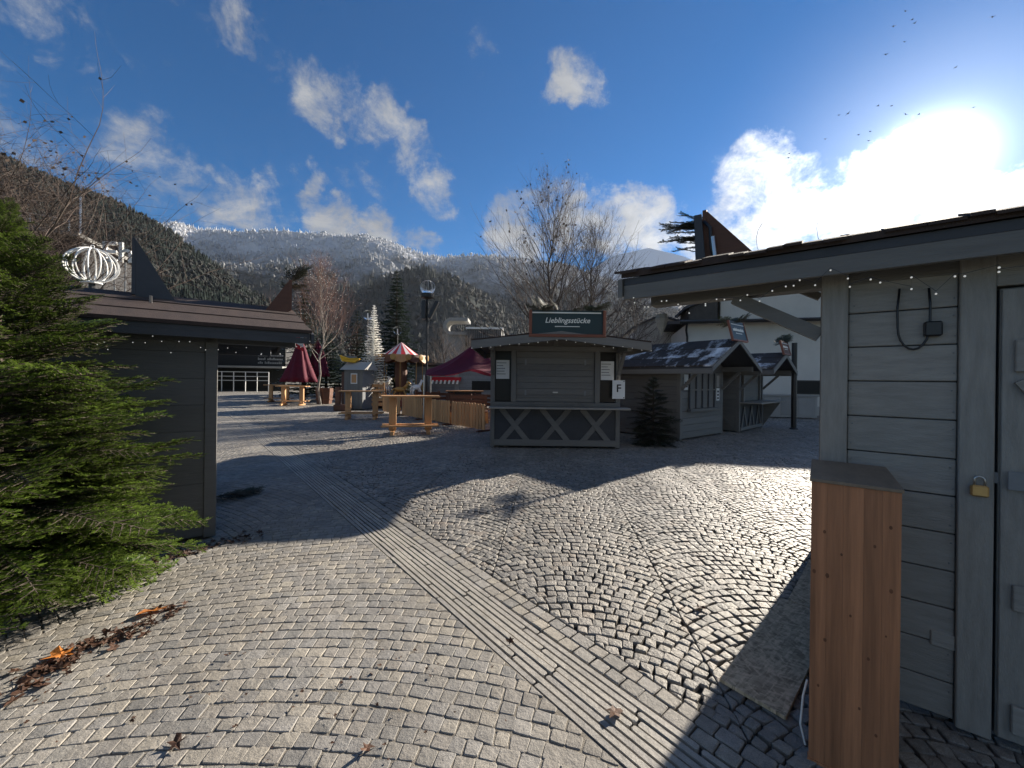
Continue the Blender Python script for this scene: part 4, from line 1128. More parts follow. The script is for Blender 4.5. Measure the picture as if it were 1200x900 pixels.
litter('leaf_litter', 'brown fallen leaves swept into a line on the warm setts', [(205, 712), (160, 738), (120, 752), (85, 770), (45, 792), (22, 808)], 125, 'leaf_brown', .034, 3, .055)
litter('leaf_litter', 'dark fallen leaves along the foot of the left stall', [(300, 628), (265, 636), (225, 646), (190, 656), (150, 668)], 90, 'leaf_brown', .034, 4, .06)
litter('leaf_crumbs', 'small dark leaf scraps scattered over the warm setts', [(60, 850), (160, 800), (250, 760), (330, 880), (420, 800), (520, 860), (200, 700)], 90, 'leaf_brown', .012, 6, .25)
r = random.Random(9)
for i, (px, py, sz, lb) in enumerate([(180, 718, .085, 'bright orange curled leaf topmost in the swept line of leaves'), (72, 770, .085, 'orange dry leaf lower in the swept line of leaves'), (820, 714, .05, 'single brown leaf on the dark setts in the sun'),
        (207, 874, .045, 'small rusty leaf low on the warm setts at left'), (430, 880, .035, 'tiny brown leaf near the bottom of the picture'), (720, 838, .05, 'curled leaf lying on the ribbed strip at the shadow edge'), (598, 753, .03, 'round brown leaf stuck on the ribbed strip')]):
    p = ground(px, py); lm = leaf_mesh(i*7+1, None)
    o = MB().add([Vector(v)*sz for v in lm.v], lm.f).build('fallen_leaf', M['leaf_orange'] if i < 2 else M['leaf_brown'])
    o.location = (p.x, p.y, .012); o.rotation_euler = (r.gauss(0, .25), r.gauss(0, .25), r.random()*6)
    tag(o, lb, 'leaf', 'single fallen leaves')

# ------------------------------------------------------------------ wooden standing tables
def make_table(label, loc, rz):
    t = empty('standing_table', loc, rz, label, 'table', 'wooden standing tables')
    for k in range(3):
        MB().box(-.82, .82, -.29+k*.195, -.29+(k+1)*.195-.006, 1.06, 1.105).build('top_board', M['pine_light'], t, bevel=.004)
    for s in (-1, 1):
        lg = MB().box(s*.5-.10, s*.5+.10, -.075, .075, .10, 1.058).build('leg', M['pine_light'], t, bevel=.004)
        MB().box(s*.5-.05, s*.5+.05, -.36, .36, .0, .10).build('foot', M['pine_light'], lg, bevel=.006)
        MB().box(-.80, .80, s*.22-.07, s*.22+.07, .22, .265).build('foot_rail', M['pine_light'], t, bevel=.004)
        MB().box(s*.5-.03, s*.5+.03, -.30, .30, .175, .219).build('rail_bearer', M['pine_light'], lg)
    return t
p = ground(481, 508); t_ = make_table('wooden standing table nearest, before the picket fence', (p.x, p.y, 0), RAD(14))
for (px, py, rz, lb) in ((424, 491, 12, 'wooden standing table before the small grey hut'), (343, 475, 4, 'wooden standing table under the closed burgundy parasol'), (327, 471, 4, 'wooden standing table half behind the one under the parasol')):
    c = copy_tree(t_); q = ground(px, py); c.location = (q.x, q.y, 0); c.rotation_euler.z = RAD(rz); c['label'] = lb

# burgundy parasols, folded
def parasol(label, loc, h, rb, zb, seed):
    t = empty('parasol', loc, 0, label, 'parasol', 'folded burgundy parasols'); r = random.Random(seed)
    ph_ = r.random()*6
    jit = lambda a, z: 1+.16*math.cos(8*a+ph_)+.06*math.cos(3*a+z)
    prof = [(.05, h), (.10, h-.12), (.30, h-.75), (.46, h-1.35), (rb*.86, zb+.35), (rb, zb), (rb*.93, zb+.01), (.40, h-1.35), (.06, h-.2)]
    MB().lathe(prof[::-1], 40, (0, 0, 0), jit).build('canopy', M['burgundy'], t, smooth=True)
    MB().tube([(0, 0, 0), (0, 0, h+.1)], .035, 8).build('pole', M['steel_painted'], t)
    MB().box(-.3, .3, -.3, .3, 0, .08).build('base', M['concrete'], t)
    return t
p = ground(345, 473); parasol('folded burgundy parasol over the standing table, front one', (p.x, p.y+.6, 0), 4.0, .95, 1.30, 1)
p = ground(358, 471); parasol('folded burgundy parasol partly hidden behind another', (p.x, p.y+1.6, 0), 4.15, .75, 1.65, 2)
# striped banner on the left stall's gable
bn = empty('striped_banner', at(345, 394, 4.75), RAD(37), 'red and white banner hanging from the left stall gable', 'banner')
for k in range(4):
    MB().prism([(-.05+.0, 0, .10-k*.05), (.10, 0, .02-k*.05), (.10, 0, -.03-k*.05), (-.05, 0, .05-k*.05)], (0, .006, 0)).build('stripe', M['red_cloth'] if k % 2 else M['white_paint'], bn)

# ------------------------------------------------------------------ picket fence panels
fd = Vector((-.63, .777)).normalized(); fst = Vector((-.80, 12.0))
pm_ = MB().prism([(-.068, 0, .05), (.068, 0, .05), (.068, 0, .80), (.045, 0, .84), (-.045, 0, .84), (-.068, 0, .80)], (0, .022, 0)).mesh('picket', M['pine_light'])
which = ['nearest the middle stall', 'second from the middle stall', 'third from the middle stall', 'fourth from the middle stall, by the hut']
for k in range(4):
    a = fst+fd*(2.12*k); t = empty('fence_panel', (a.x, a.y, 0), math.atan2(fd.y, fd.x)+rnd.gauss(0, .015), 'wooden picket fence panel '+which[k], 'fence', 'picket fence panels')
    for j in range(12):
        inst('picket', pm_, t, (.10+j*.168, -.012, rnd.gauss(0, .006)), (0, rnd.gauss(0, .006), 0))
    for z in (.22, .66): MB().box(.02, 2.04, -.05, -.013, z, z+.08).build('rail', M['pine_light'], t)
    MB().prism([(.0, -.30, .0), (.0, .30, .0), (.0, .25, .05), (.0, -.25, .05)], (.09, 0, 0)).build('foot', M['brown_board'], t)
# gravel-coloured mats under the fence
# ------------------------------------------------------------------ small grey hut
p = ground(414, 480); hut = empty('small_hut', (p.x, p.y, 0), RAD(-12), 'narrow grey wooden hut with saddle roof beside the fence', 'hut')
MB().box(-.52, .52, 0, 1.0, .03, 2.05).build('wall', M['steel_painted'], hut)
nb = 7
for k in range(nb): MB().box(-.52+k*1.04/nb+.004, -.52+(k+1)*1.04/nb-.004, -.018, -.001, .05, 2.05).build('board', M['paint_grey_v'], hut)
MB().prism([(-.7, -.15, 2.0), (-.7, .5, 2.42), (-.7, 1.15, 2.0)], (1.4, 0, 0)).build('roof', M['render_grey'], hut)
wd = MB().box(-.14, .22, -.035, -.019, 1.30, 1.82).build('window', M['white_paint'], hut)
MB().box(-.10, .18, -.04, -.036, 1.35, 1.77).build('pane', M['pine_light'], wd)
MB().box(-.75, -.55, .1, .9, .0, 1.9).build('side_shelf', M['brown_board'], hut)
bo = empty('toy_boat', (p.x-.35, p.y+.4, 2.36), RAD(10), 'bright yellow boat shape set on the hut roof', 'boat')
MB().prism([(-.50, -.16, .40), (-.38, -.12, .08), (.25, -.12, .0), (.50, -.1, .22), (.36, -.16, .26), (.0, -.18, .24)], (0, .34, 0)).build('hull', M['yellow'], bo, bevel=.03)
MB().box(-.2, .3, .0, .12, .25, .36).build('seat', M['steel_painted'], bo)
# leaning post beside it
p = ground(396, 481); o = empty('wooden_post', (p.x, p.y, 0), 0, 'rough brown wooden post with a block foot left of the hut', 'post')
MB().bar((0, 0, 0.1), (.0, 0, 1.15), .22, .22, (0, 1, 0)).build('shaft', M['brown_board'], o, bevel=.02)
MB().box(-.1, .6, -.3, .3, 0, .30).build('foot', M['brown_board'], o, bevel=.03)

# ------------------------------------------------------------------ planters, trees
def grow(mb, tw, p, d, L, r, lvl, R, spread=.55, up=.12, cut=.006, maxl=5, nseg=4, fine=None):
    pts = [Vector(p)]; d = Vector(d).normalized()
    for i in range(nseg):
        d = (d+Vector((R.gauss(0, .10), R.gauss(0, .10), R.gauss(0, .07)+up*.4))).normalized()
        pts.append(pts[-1]+d*(L/nseg))
    rad = [r*(1-.45*i/nseg) for i in range(nseg+1)]
    (mb if lvl <= 2 else tw).tube(pts, rad, 7 if lvl == 0 else (5 if lvl <= 2 else 3), False)
    if lvl >= maxl: return
    nchild = (5 if lvl == 0 else R.choice((3, 4, 4)))
    for i in range(nchild):
        t = (.35 if lvl == 0 else .25)+.72*(i+R.random()*.6)/nchild
        k = min(nseg-1, int(t*nseg)); c = pts[k].lerp(pts[k+1], min(1, t*nseg-k))
        ax = (pts[k+1]-pts[k]).normalized(); o = ax.orthogonal().normalized(); o.rotate(Matrix.Rotation(R.random()*6.28, 3, ax))
        dd = ax*(1-spread*.4)+o*spread*R.uniform(.7, 1.3)+Vector((0, 0, up))
        grow(mb, tw, c, dd, L*R.uniform(.50, .72), max(cut*.5, rad[k]*R.uniform(.42, .6)), lvl+1, R, spread, up, cut, maxl, 3, fine)
    grow(mb, tw, pts[-1], d, L*.62, rad[-1], lvl+1, R, spread, up, cut, maxl, 3, fine)
def bare_tree(label, loc, h, r0, seed, maxl=5, spread=.6, up=.1, trunk='bark', twig='twig', name='bare_tree', leaves=0, lean=(0, 0), lights=0, first=.36, nodes=5):
    R = random.Random(seed); t = empty(name, loc, 0, label, 'tree', 'bare winter trees'); mb, tw = MB(), MB()
    # a continuous leader with limbs leaving it all the way up
    pts = [Vector((0, 0, -.1))]; n = 9
    for i in range(1, n+1):
        f = i/n; pts.append(Vector((lean[0]*f*h+R.gauss(0, .012)*h, lean[1]*f*h+R.gauss(0, .012)*h, h*f*.97)))
    rad = [r0*(1-.93*(i/n)**.85) for i in range(n+1)]
    mb.tube(pts, rad, 8, False)
    nl = int(18+h*2.2); az = R.random()*6
    for i in range(nl):
        f = first+(.97-first)*(i/nl)**.9
        k = min(n-1, int(f*n)); c = pts[k].lerp(pts[k+1], f*n-k); az += 2.4+R.gauss(0, .3)
        el = .72+.35*f+R.gauss(0, .1)
        d = Vector((math.cos(az)*math.cos(el), math.sin(az)*math.cos(el), math.sin(el)))
        L = h*(.28*(1-f)**.7+.05)*R.uniform(.75, 1.2)*spread/.6
        grow(mb, tw, c, d, L, max(.008, rad[k]*.48), 2, R, spread, up, .006, maxl, 4)
    mb.build('trunk', M[trunk], t, smooth=True)
    tw.build('crown', M[twig], t)
    if leaves:
        lf = MB()
        for _ in range(leaves):
            v = Vector(tw.v[R.randrange(len(tw.v))]); s = R.uniform(.025, .06)*h/8
            a = Vector((R.gauss(0, 1), R.gauss(0, 1), R.gauss(0, 1))).normalized()*s; b = a.orthogonal().normalized()*s
            lf.add([v, v+a+b, v+a*2, v+a-b], [(0, 1, 2, 3)])
        tag(lf.build('leaves', M['twig'], t), kind='stuff')
    if lights:
        bl_ = MB()
        for _ in range(lights):
            v = tw.v[R.randrange(len(tw.v))]; bl_.sphere(v, .016, 5, 3)
        tag(bl_.build('light_dots', M['bulb'], t), kind='stuff')
    return t
p = ground(380, 473); o = empty('tree_planter', (p.x, p.y, 0), .3, 'brown wooden planter box at the foot of the lit birch', 'planter')
MB().lathe([(.42, 0), (.48, .5), (.5, .95), (.44, .95), (.42, .8)], 8).build('tub', M['brown_board'], o)
for z in (.25, .75): MB().lathe([(.475+z*.03, z), (.485+z*.03, z), (.485+z*.03, z+.05), (.475+z*.03, z+.05)], 8).build('hoop', M['pine_knot'], o)
p = ground(373, 474)
bare_tree('slim birch hung with small lights rising from the planter', (p.x, p.y+.3, .0), 8.4, .08, 5, 5, .62, .08, 'bark_birch', 'twig_red', 'birch_tree', lights=230, first=.30)
pp = at(645, 440, 24)
bare_tree('tall bare tree behind the lettered sign of the middle stall', (pp.x, 24, 0), 13.2, .15, 14, 5, .58, .16, first=.16, leaves=420)
pp = at(692, 440, 21)
bare_tree('bushier bare tree right behind the sign of the middle stall', (pp.x, 21, 0), 9.8, .11, 18, 5, .60, .12, first=.2)
pp = at(742, 440, 26)
bare_tree('pale thin birch between the middle stall and the grey shed', (pp.x, 26, 0), 8.8, .09, 22, 5, .55, .05, 'bark_birch', 'twig', first=.2)
pp = at(62, 440, 11)
bare_tree('dark bare tree behind the fir at the left edge, few leaves left', (pp.x, 11, 0), 5.7, .10, 27, 5, 1.2, .05, first=.30, leaves=150, lean=(.02, 0))
pp = at(-30, 440, 9)
bare_tree('bare tree reaching in from beyond the left edge with clinging leaves', (pp.x, 9, 0), 6.2, .10, 29, 5, 1.15, .05, first=.4, leaves=600, lean=(.05, 0))
for (px, Y, h, sd, lb) in ((545, 34, 5.2, 41, 'low bare bush before the concrete hall, right one'), (520, 36, 6.0, 43, 'low bare bush before the concrete hall, left one')):
    pp = at(px, 440, Y); bare_tree(lb, (pp.x, Y, 0), h, .10, sd, 4, .8, .1, first=.1)

def conifer(label, loc, h, rmax, matn, seed, nwh=26, per=9, zb=.06, name='conifer', droop=.25, cat='tree', group=None, trunk='bark', leafw=.30):
    R = random.Random(seed); t = empty(name, loc, 0, label, cat, group)
    MB().tube([(0, 0, 0), (0, 0, h*.98)], [h*.016+.03, .01], 7).build('trunk', M[trunk], t)
    mb = MB()
    for i in range(nwh):
        f = zb+(1-zb)*(i/nwh); z = h*f
        Rr = rmax*(1-f)**.88*R.uniform(.85, 1.1)+.03*rmax
        for j in range(per):
            a = 6.283*(j+R.random()*.8)/per+i*1.3; Ln = Rr*R.uniform(.7, 1.15)
            ns = max(3, int(Ln/(rmax*.09))); prev = None
            ca, sa = math.cos(a), math.sin(a)
            for q in range(ns):
                s0 = q/ns; rr = Ln*(s0+.06)
                zz = z+Ln*(.22*s0-droop*s0*s0*1.6)+R.gauss(0, .01*h*.3)
                w = Ln*leafw*(1-s0*.75)*R.uniform(.6, 1.3)+.02
                for sgn in (-1, 1):
                    tip = (ca*(rr+w*.7)-sgn*sa*w, sa*(rr+w*.7)+sgn*ca*w, zz-.25*w+R.gauss(0, .02)*h*.2)
                    b0 = (ca*rr, sa*rr, zz); b1 = (ca*(rr+Ln/ns*1.3), sa*(rr+Ln/ns*1.3), zz+R.gauss(0, .01)*h*.2)
                    mb.add([b0, b1, tip], [(0, 1, 2)])
    mb.build('crown', M[matn], t)
    return t
pp = at(464, 440, 30)
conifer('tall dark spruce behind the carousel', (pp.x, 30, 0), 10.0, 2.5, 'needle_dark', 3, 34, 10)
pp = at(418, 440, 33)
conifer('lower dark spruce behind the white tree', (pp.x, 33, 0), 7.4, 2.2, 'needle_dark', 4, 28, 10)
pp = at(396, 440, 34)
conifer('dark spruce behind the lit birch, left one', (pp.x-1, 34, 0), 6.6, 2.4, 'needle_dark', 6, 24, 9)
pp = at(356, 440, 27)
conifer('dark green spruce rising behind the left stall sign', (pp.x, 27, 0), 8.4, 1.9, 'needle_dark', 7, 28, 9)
p = ground(437, 478)
conifer('white frosted artificial tree between the hut and the carousel', (p.x, p.y, 0), 5.6, .98, 'needle_frost', 5, 34, 10, zb=.22, name='white_tree', droop=.10, trunk='white_paint', leafw=.24)
o = empty('tree_stand', (p.x, p.y, 0), .2, 'slatted wooden stand round the white tree', 'stand')
for k in range(5): MB().box(-.62, .62, -.62+.0, -.58, .15+k*.24, .15+k*.24+.17).build('slat', M['pine_light'], o)
for (xx, yy) in ((-.6, -.56), (.6, -.56), (-.6, .56), (.6, .56)): MB().box(xx-.05, xx+.05, yy-.05, yy+.05, 0, 1.36).build('post', M['pine_light'], o)

# ------------------------------------------------------------------ lamps
def globe_lamp(label, px, py, Y, rad, base_py=None):
    c = at(px, py, Y); t = empty('globe_lamp', (c.x, Y, 0), 0, label, 'lamp', 'clear globe lamps')
    MB().tube([(0, 0, 0), (0, 0, c.z-rad)], [.05, .03], 8).build('pole', M['black_metal'], t)
    MB().sphere((0, 0, c.z), rad, 16, 10).build('globe', M['globe_glass'], t, smooth=True)
    MB().lathe([(rad*.3, c.z-rad*1.05), (rad*.36, c.z-rad*.9), (rad*.1, c.z-rad*.85)], 10).build('collar', M['steel'], t)
    MB().tube([(0, 0, c.z-rad*.9), (0, 0, c.z+rad*.3)], [rad*.14, rad*.10], 8).build('lamp', M['white_paint'], t)
globe_lamp('clear globe lamp beside the tip of the white tree', 431, 369, 22, .28)
globe_lamp('clear globe lamp above the carousel roof', 466, 387, 26, .28)
p = at(500, 440, 18.5); lp = empty('lamp_post', (p.x, 18.5, 0), 0, 'tall dark lamp post with ribbed glass globe and two black loudspeakers', 'lamp')
zg = at(501, 337, 18.5).z
MB().tube([(0, 0, 0), (0, 0, 1.0), (0, 0, zg-.35)], [.07, .05, .045], 10).build('pole', M['black_metal'], lp)
MB().sphere((0, 0, zg), .34, 16, 12).build('globe', M['globe_glass'], lp, smooth=True)
for k in range(10):
    a = 6.283*k/10; MB().tube([(.345*math.sin(q)*math.cos(a), .345*math.sin(q)*math.sin(a), zg-.345*math.cos(q)) for q in [.4+i*.26 for i in range(10)]], .008, 3).build('globe_rib', M['steel'], lp)
MB().lathe([(.10, zg-.55), (.30, zg-.48), (.32, zg-.30), (.2, zg-.28)], 16).build('collar', M['black_metal'], lp)
for (xx, tl) in ((-.14, 0), (.30, .45)):
    s = empty('loudspeaker', (xx, -.1, zg-1.05), 0, parent=lp); s.rotation_euler = (0, tl, 0)
    MB().box(-.09, .09, -.12, .12, -.45, .42).build('cabinet', M['plastic_black'], s, bevel=.02)
MB().bar((0, 0, zg-1.62), (.34, -.05, zg-1.48), .03, .03).build('bracket', M['black_metal'], lp)
# dark pole by the far stall
p = ground(930, 503); o = empty('signpost', (p.x, p.y, 0), 0, 'dark pole standing right of the stalls before the white house', 'pole')
MB().tube([(0, 0, 0), (0, 0, 3.0)], .085, 12).build('shaft', M['black_metal'], o)
MB().lathe([(.13, 0), (.13, .03), (.09, .06)], 12).build('base_ring', M['black_metal'], o)

# ------------------------------------------------------------------ carousel
p = at(470, 440, 22.5); ca_ = empty('carousel', (p.x, 22.5, 0), 0, 'small old carousel with red and white striped roof', 'carousel')
zr = at(470, 418, 22.5).z; za = at(470, 401, 22.5).z
MB().lathe([(1.75, .1), (1.75, .4), (1.70, .42)], 24).build('platform', M['red_dark'], ca_)
MB().lathe([(.35, .42), (.30, 1.0), (.36, 1.8), (.3, zr)], 12).build('centre_column', M['brown_board'], ca_)
n = 24
for k in range(n):
    a0, a1 = 6.283*k/n, 6.283*(k+1)/n; q = 1.05
    MB().add([(0, 0, za), (q*math.cos(a0), q*math.sin(a0), zr+.05), (q*math.cos(a1), q*math.sin(a1), zr+.05), (0, 0, za-.03), (q*math.cos(a0), q*math.sin(a0), zr+.02), (q*math.cos(a1), q*math.sin(a1), zr+.02)],
             [(0, 1, 2), (3, 5, 4), (1, 4, 5, 2)]).build('roof_stripe', M['red_cloth'] if k % 2 else M['white_paint'], ca_)
for k in range(12):
    a0, a1 = 6.283*k/12, 6.283*(k+1)/12
    pts = []
    for f in (0, .25, .5, .75, 1): a = a0+(a1-a0)*f; pts.append((1.5*math.cos(a), 1.5*math.sin(a), zr-.22-.16*math.sin(f*math.pi)))
    top = [(1.42*math.cos(a), 1.42*math.sin(a), zr+.06) for a in (a1, (a0+a1)/2, a0)]
    MB().add(pts+top, [(0, 1, 2, 6, 7), (2, 3, 4, 5, 6)]).build('rim_panel', M['pine_light'] if k % 2 else M['brown_board'], ca_)
    am = (a0+a1)/2; MB().lathe([(.10, -.02), (.17, 0), (.17, .02), (.10, .03)], 10).build('rim_mirror', M['gold'], ca_).matrix_local = Matrix.Translation((1.52*math.cos(a0), 1.52*math.sin(a0), zr-.08)) @ Matrix.Rotation(a0, 4, 'Z') @ Matrix.Rotation(RAD(90), 4, 'Y')
MB().lathe([(1.42, zr-.02), (1.42, zr+.03), (1.0, zr+.06)], 24).build('roof_ring', M['brown_board'], ca_)
hm = MB()
hm.sphere((0, 0, 0), .16, 10, 7, (2.0, .85, .9))
hm.tube([(.22, 0, .05), (.36, 0, .22), (.42, 0, .36)], [.11, .08, .06], 8); hm.tube([(.38, 0, .38), (.50, 0, .33), (.58, 0, .28)], [.065, .055, .035], 8)
for (xx, yy, kx) in ((.20, .07, .12), (.20, -.07, .10), (-.22, .07, -.12), (-.22, -.07, -.1)): hm.tube([(xx, yy, -.08), (xx+kx, yy, -.26), (xx+kx*.6, yy, -.44)], [.06, .035, .03], 6)
hm.tube([(-.30, 0, .05), (-.42, 0, -.05), (-.45, 0, -.25)], [.04, .035, .01], 6)
hmm = hm.mesh('horse', M['white_paint'], True); hmb = hm.mesh('horse', M['gold'], True)
for k in range(8):
    a = 6.283*(k+.3)/8; h_ = inst('horse', hmm if k % 2 else hmb, ca_, (1.2*math.cos(a), 1.2*math.sin(a), 1.0+.12*(k % 3)), (0, 0, a+math.pi/2))
    MB().tube([(1.2*math.cos(a), 1.2*math.sin(a), .42), (1.2*math.cos(a), 1.2*math.sin(a), zr)], .02, 6).build('horse_pole', M['gold'], ca_)
# ------------------------------------------------------------------ tent and the seating area
tc_ = Vector((-1.75, 17.0)); tn = empty('pavilion_tent', (tc_.x, tc_.y, 0), RAD(8), 'burgundy pavilion tent with pointed roof left of the middle stall', 'tent')
apx = Vector((.1, 0, 3.15)); hw = 1.9; ze = 1.85
seg = 14; sides_ = [((-hw, -hw), (hw, -hw)), ((hw, -hw), (hw, hw)), ((hw, hw), (-hw, hw)), ((-hw, hw), (-hw, -hw))]
for (a, b) in sides_:
    V = []; FS = []; rows = 7
    for i in range(rows+1):
        for j in range(seg+1):
            f = j/seg; e = Vector((a[0]+(b[0]-a[0])*f, a[1]+(b[1]-a[1])*f, 0)); s = i/rows
            arch = .26*math.exp(-((f-.5)/.16)**2)
            bz = ze-.12+arch
            q = apx.lerp(Vector((e.x, e.y, bz)), s); q.z -= .38*math.sin(math.pi*s)*(.65+.35*abs(f-.5)*2)*.6
            V.append(q)
    for i in range(rows):
        for j in range(seg): k = i*(seg+1)+j; FS.append((k, k+1, k+seg+2, k+seg+1))
    MB().add(V, FS).build('roof_cloth', M['burgundy'], tn, smooth=True)
for (xx, yy) in ((-hw, -hw), (hw, -hw), (hw, hw), (-hw, hw)): MB().tube([(xx*.98, yy*.98, 0), (xx*.98, yy*.98, ze-.1)], .03, 8).build('tent_pole', M['steel'], tn)
# low grey service building behind it
p = at(536, 440, 24); sb = empty('service_hut', (p.x, 24, 0), 0, 'long low grey wooden hut behind the burgundy tent', 'hut')
for k in range(9): MB().box(-2.6, 2.6, 0, .03, .1+k*.25, .1+(k+1)*.25-.008).build('plank', M['steel_painted'], sb)
MB().box(-2.58, 2.58, .031, 2.4, .05, 2.4).build('wall', M['paint_dark'], sb)
MB().box(-2.8, 2.8, -.3, 2.6, 2.42, 2.55).build('roof', M['paint_dark'], sb)
MB().box(-.15, .1, -.05, -.002, .9, 2.1).build('door_post', M['render_grey'], sb)
MB().box(.9, 2.3, -.04, -.002, .95, 1.5).build('hatch', M['glass_dark'], sb)
aw = MB().prism([(-1.5, -.02, 1.72), (-1.5, -.5, 1.50), (-1.5, -.5, 1.46), (-1.5, -.02, 1.68)], (1.75, 0, 0)).build('awning', M['red_cloth'], sb)
for k in range(7): MB().prism([(-1.45+k*.25, -.505, 1.52), (-1.33+k*.25, -.505, 1.52), (-1.38+k*.25, -.515, 1.30), (-1.50+k*.25, -.515, 1.30)], (0, -.01, 0)).build('awning_stripe', M['white_paint'], aw)
# pallet benches and chairs behind the fence
def pallet_bench(label, loc, rz, L=1.2):
    t = empty('pallet_bench', loc, rz, label, 'bench', 'rustic wooden benches behind the fence')
    for k in range(4): MB().box(-L/2, L/2, -.4+k*.2, -.4+k*.2+.15, .40, .44).build('seat_slat', M['brown_board'], t)
    for s in (-1, 0, 1): MB().box(s*(L/2-.06)-.06, s*(L/2-.06)+.06, -.4, .38, .0, .39).build('block', M['pine_light'], t)
    for k in range(3): MB().box(-L/2, L/2, .36, .40, .52+k*.17, .52+k*.17+.12).build('back_slat', M['brown_board'], t)
    for s in (-1, 1): MB().box(s*(L/2-.05)-.04, s*(L/2-.05)+.04, .401, .46, .2, 1.02).build('back_post', M['brown_board'], t)
    return t
for i, (px, Y, rz, L, lb) in enumerate(((516, 17.0, 10, 1.3, 'leftmost'), (534, 15.6, -12, 1.1, 'second from the left'), (550, 14.6, 8, 1.4, 'third from the left'), (566, 15.8, -20, 1.2, 'rightmost, nearest the middle stall'), (505, 18.2, 30, 1.2, 'farthest, beside the lamp post'))):
    q = at(px, 440, Y); pallet_bench('rustic wooden bench behind the picket fence, '+lb, (q.x, Y, 0), RAD(rz), L)
q = at(545, 440, 19); tb = empty('bar_table', (q.x, 19, 0), .1, 'dark table with pale top under the burgundy tent', 'table')
MB().box(-.9, .9, -.3, .3, 1.0, 1.05).build('top', M['pine_light'], tb); MB().box(-.8, .8, -.25, .25, .0, .99).build('cabinet', M['plastic_black'], tb)

# ------------------------------------------------------------------ buildings
# white house at right
hx = empty('white_house', (0, 0, 0), 0, 'white rendered house with dark eaves behind the stalls at right', 'house')
a = at(806, 440, 21.0); hx.location = (a.x, 21.0, 0); hx.rotation_euler = (0, 0, RAD(-14))
MB().box(0, 13, 0, 9, 0, 4.75).build('wall', M['render_white'], hx)
rf = MB().prism([(-.5, -.7, 4.62), (-.5, -.7, 4.80), (-.5, 4.0, 5.45), (-.5, 9.6, 4.80), (-.5, 9.6, 4.62), (-.5, 4.0, 5.25)], (14.2, 0, 0)).build('roof', M['paint_dark'], hx)
MB().tube([(-.55, -.78, 4.70), (13.7, -.78, 4.70)], .08, 8).build('gutter', M['black_metal'], rf)
MB().tube([(-.2, -.78, 4.66), (-.2, -.55, 4.3), (-.06, -.06, 4.0), (-.06, -.06, 0.1)], .055, 8).build('downpipe', M['black_metal'], hx)
MB().box(2.2, 12.2, 2.6, 8.5, 5.0, 7.4).build('upper_wall', M['render_white'], hx)
MB().box(1.9, 12.5, 2.2, 8.9, 7.41, 7.65).build('upper_roof', M['paint_dark'], hx)
dm = MB().prism([(.4, 2.0, 5.0), (1.9, 2.0, 5.0), (1.9, 2.0, 6.6), (.4, 2.0, 5.9)], (0, 3.0, 0)).build('dormer', M['rock'], hx)
MB().prism([(.1, 1.8, 5.95), (2.1, 1.8, 6.85), (2.1, 1.8, 6.70), (.1, 1.8, 5.80)], (0, 3.4, 0)).build('dormer_roof', M['paint_dark'], dm)
for (x0_, x1_, z0_, z1_) in ((5.0, 6.6, 1.05, 1.75), (6.4, 7.7, 2.95, 3.85), (8.6, 9.9, 2.95, 3.85), (8.6, 9.9, .9, 1.9)):
    w_ = MB().box(x0_, x1_, -.03, .05, z0_, z1_).build('window', M['black_metal'], hx)
    MB().box(x0_+.07, x1_-.07, -.045, -.032, z0_+.07, z1_-.07).build('pane', M['glass_dark'], w_)
MB().box(-.02, 13.02, -.05, .0, 0, .45).build('plinth', M['render_grey'], hx)
# cabinet wall before the house
q = ground(925, 490); cb = empty('utility_cabinet', (q.x, q.y, 0), RAD(-14), 'low grey cabinet standing against the white house', 'cabinet')
MB().box(-1.1, 1.1, 0, .5, .05, 1.0).build('body', M['render_grey'], cb)
MB().box(-1.2, 1.2, -.06, .56, 1.0, 1.07).build('lid', M['concrete'], cb)
for k in range(3): MB().box(-1.06+k*.71, -.40+k*.71, -.02, -.002, .12, .94).build('door', M['concrete'], cb)
# grey shed with gable
a = at(778, 440, 27); gs = empty('grey_shed', (a.x, 27, 0), RAD(-8), 'plain grey gabled building left of the white house', 'house')
MB().prism([(-1.9, 0, 0), (2.6, 0, 0), (2.6, 0, 5.2), (-.35, 0, 6.1), (-1.9, 0, 5.45)], (0, 8, 0)).build('wall', M['render_pale'], gs)
for (p0, p1) in (((-2.1, 5.42), (-.35, 6.20)), ((-.35, 6.20), (2.8, 5.22))):
    MB().prism([(p0[0], -.3, p0[1]), (p1[0], -.3, p1[1]), (p1[0], -.3, p1[1]-.12), (p0[0], -.3, p0[1]-.12)], (0, 8.6, 0)).build('roof', M['paint_dark'], gs)
for k in range(7): MB().box(-1.75+k*.62, -1.72+k*.62, -.02, -.001, .1, 5.1).build('wall_batten', M['render_pale'], gs)
# concrete hall with a curved slide-like roof end, corrugated box beside it
a = at(545, 440, 46); hl = empty('concrete_hall', (a.x, 46, 0), 0, 'grey hall with pale curved roof end and ribbed dark block', 'building')
MB().box(-2.7, 0, 0, 8, 0, 6.9).build('wall', M['concrete'], hl)
pts = []
for i in range(13):
    an = math.pi/2+math.pi*i/12; pts.append((-1.6+.62*math.cos(an), 7.75+.62*math.sin(an)))
outer = [(.3, 8.75)]+[(-1.6+1.0*math.cos(math.pi/2+math.pi*i/12), 7.75+1.0*math.sin(math.pi/2+math.pi*i/12)) for i in range(13)]
inner = [(.3, 8.37)]+pts
for i in range(len(outer)-1):
    o0, o1, i0_, i1_ = outer[i], outer[i+1], inner[i], inner[i+1]
    MB().prism([(o0[0], -.4, o0[1]), (o1[0], -.4, o1[1]), (i1_[0], -.4, i1_[1]), (i0_[0], -.4, i0_[1])], (0, 3, 0)).build('roof_curve', M['concrete'], hl)
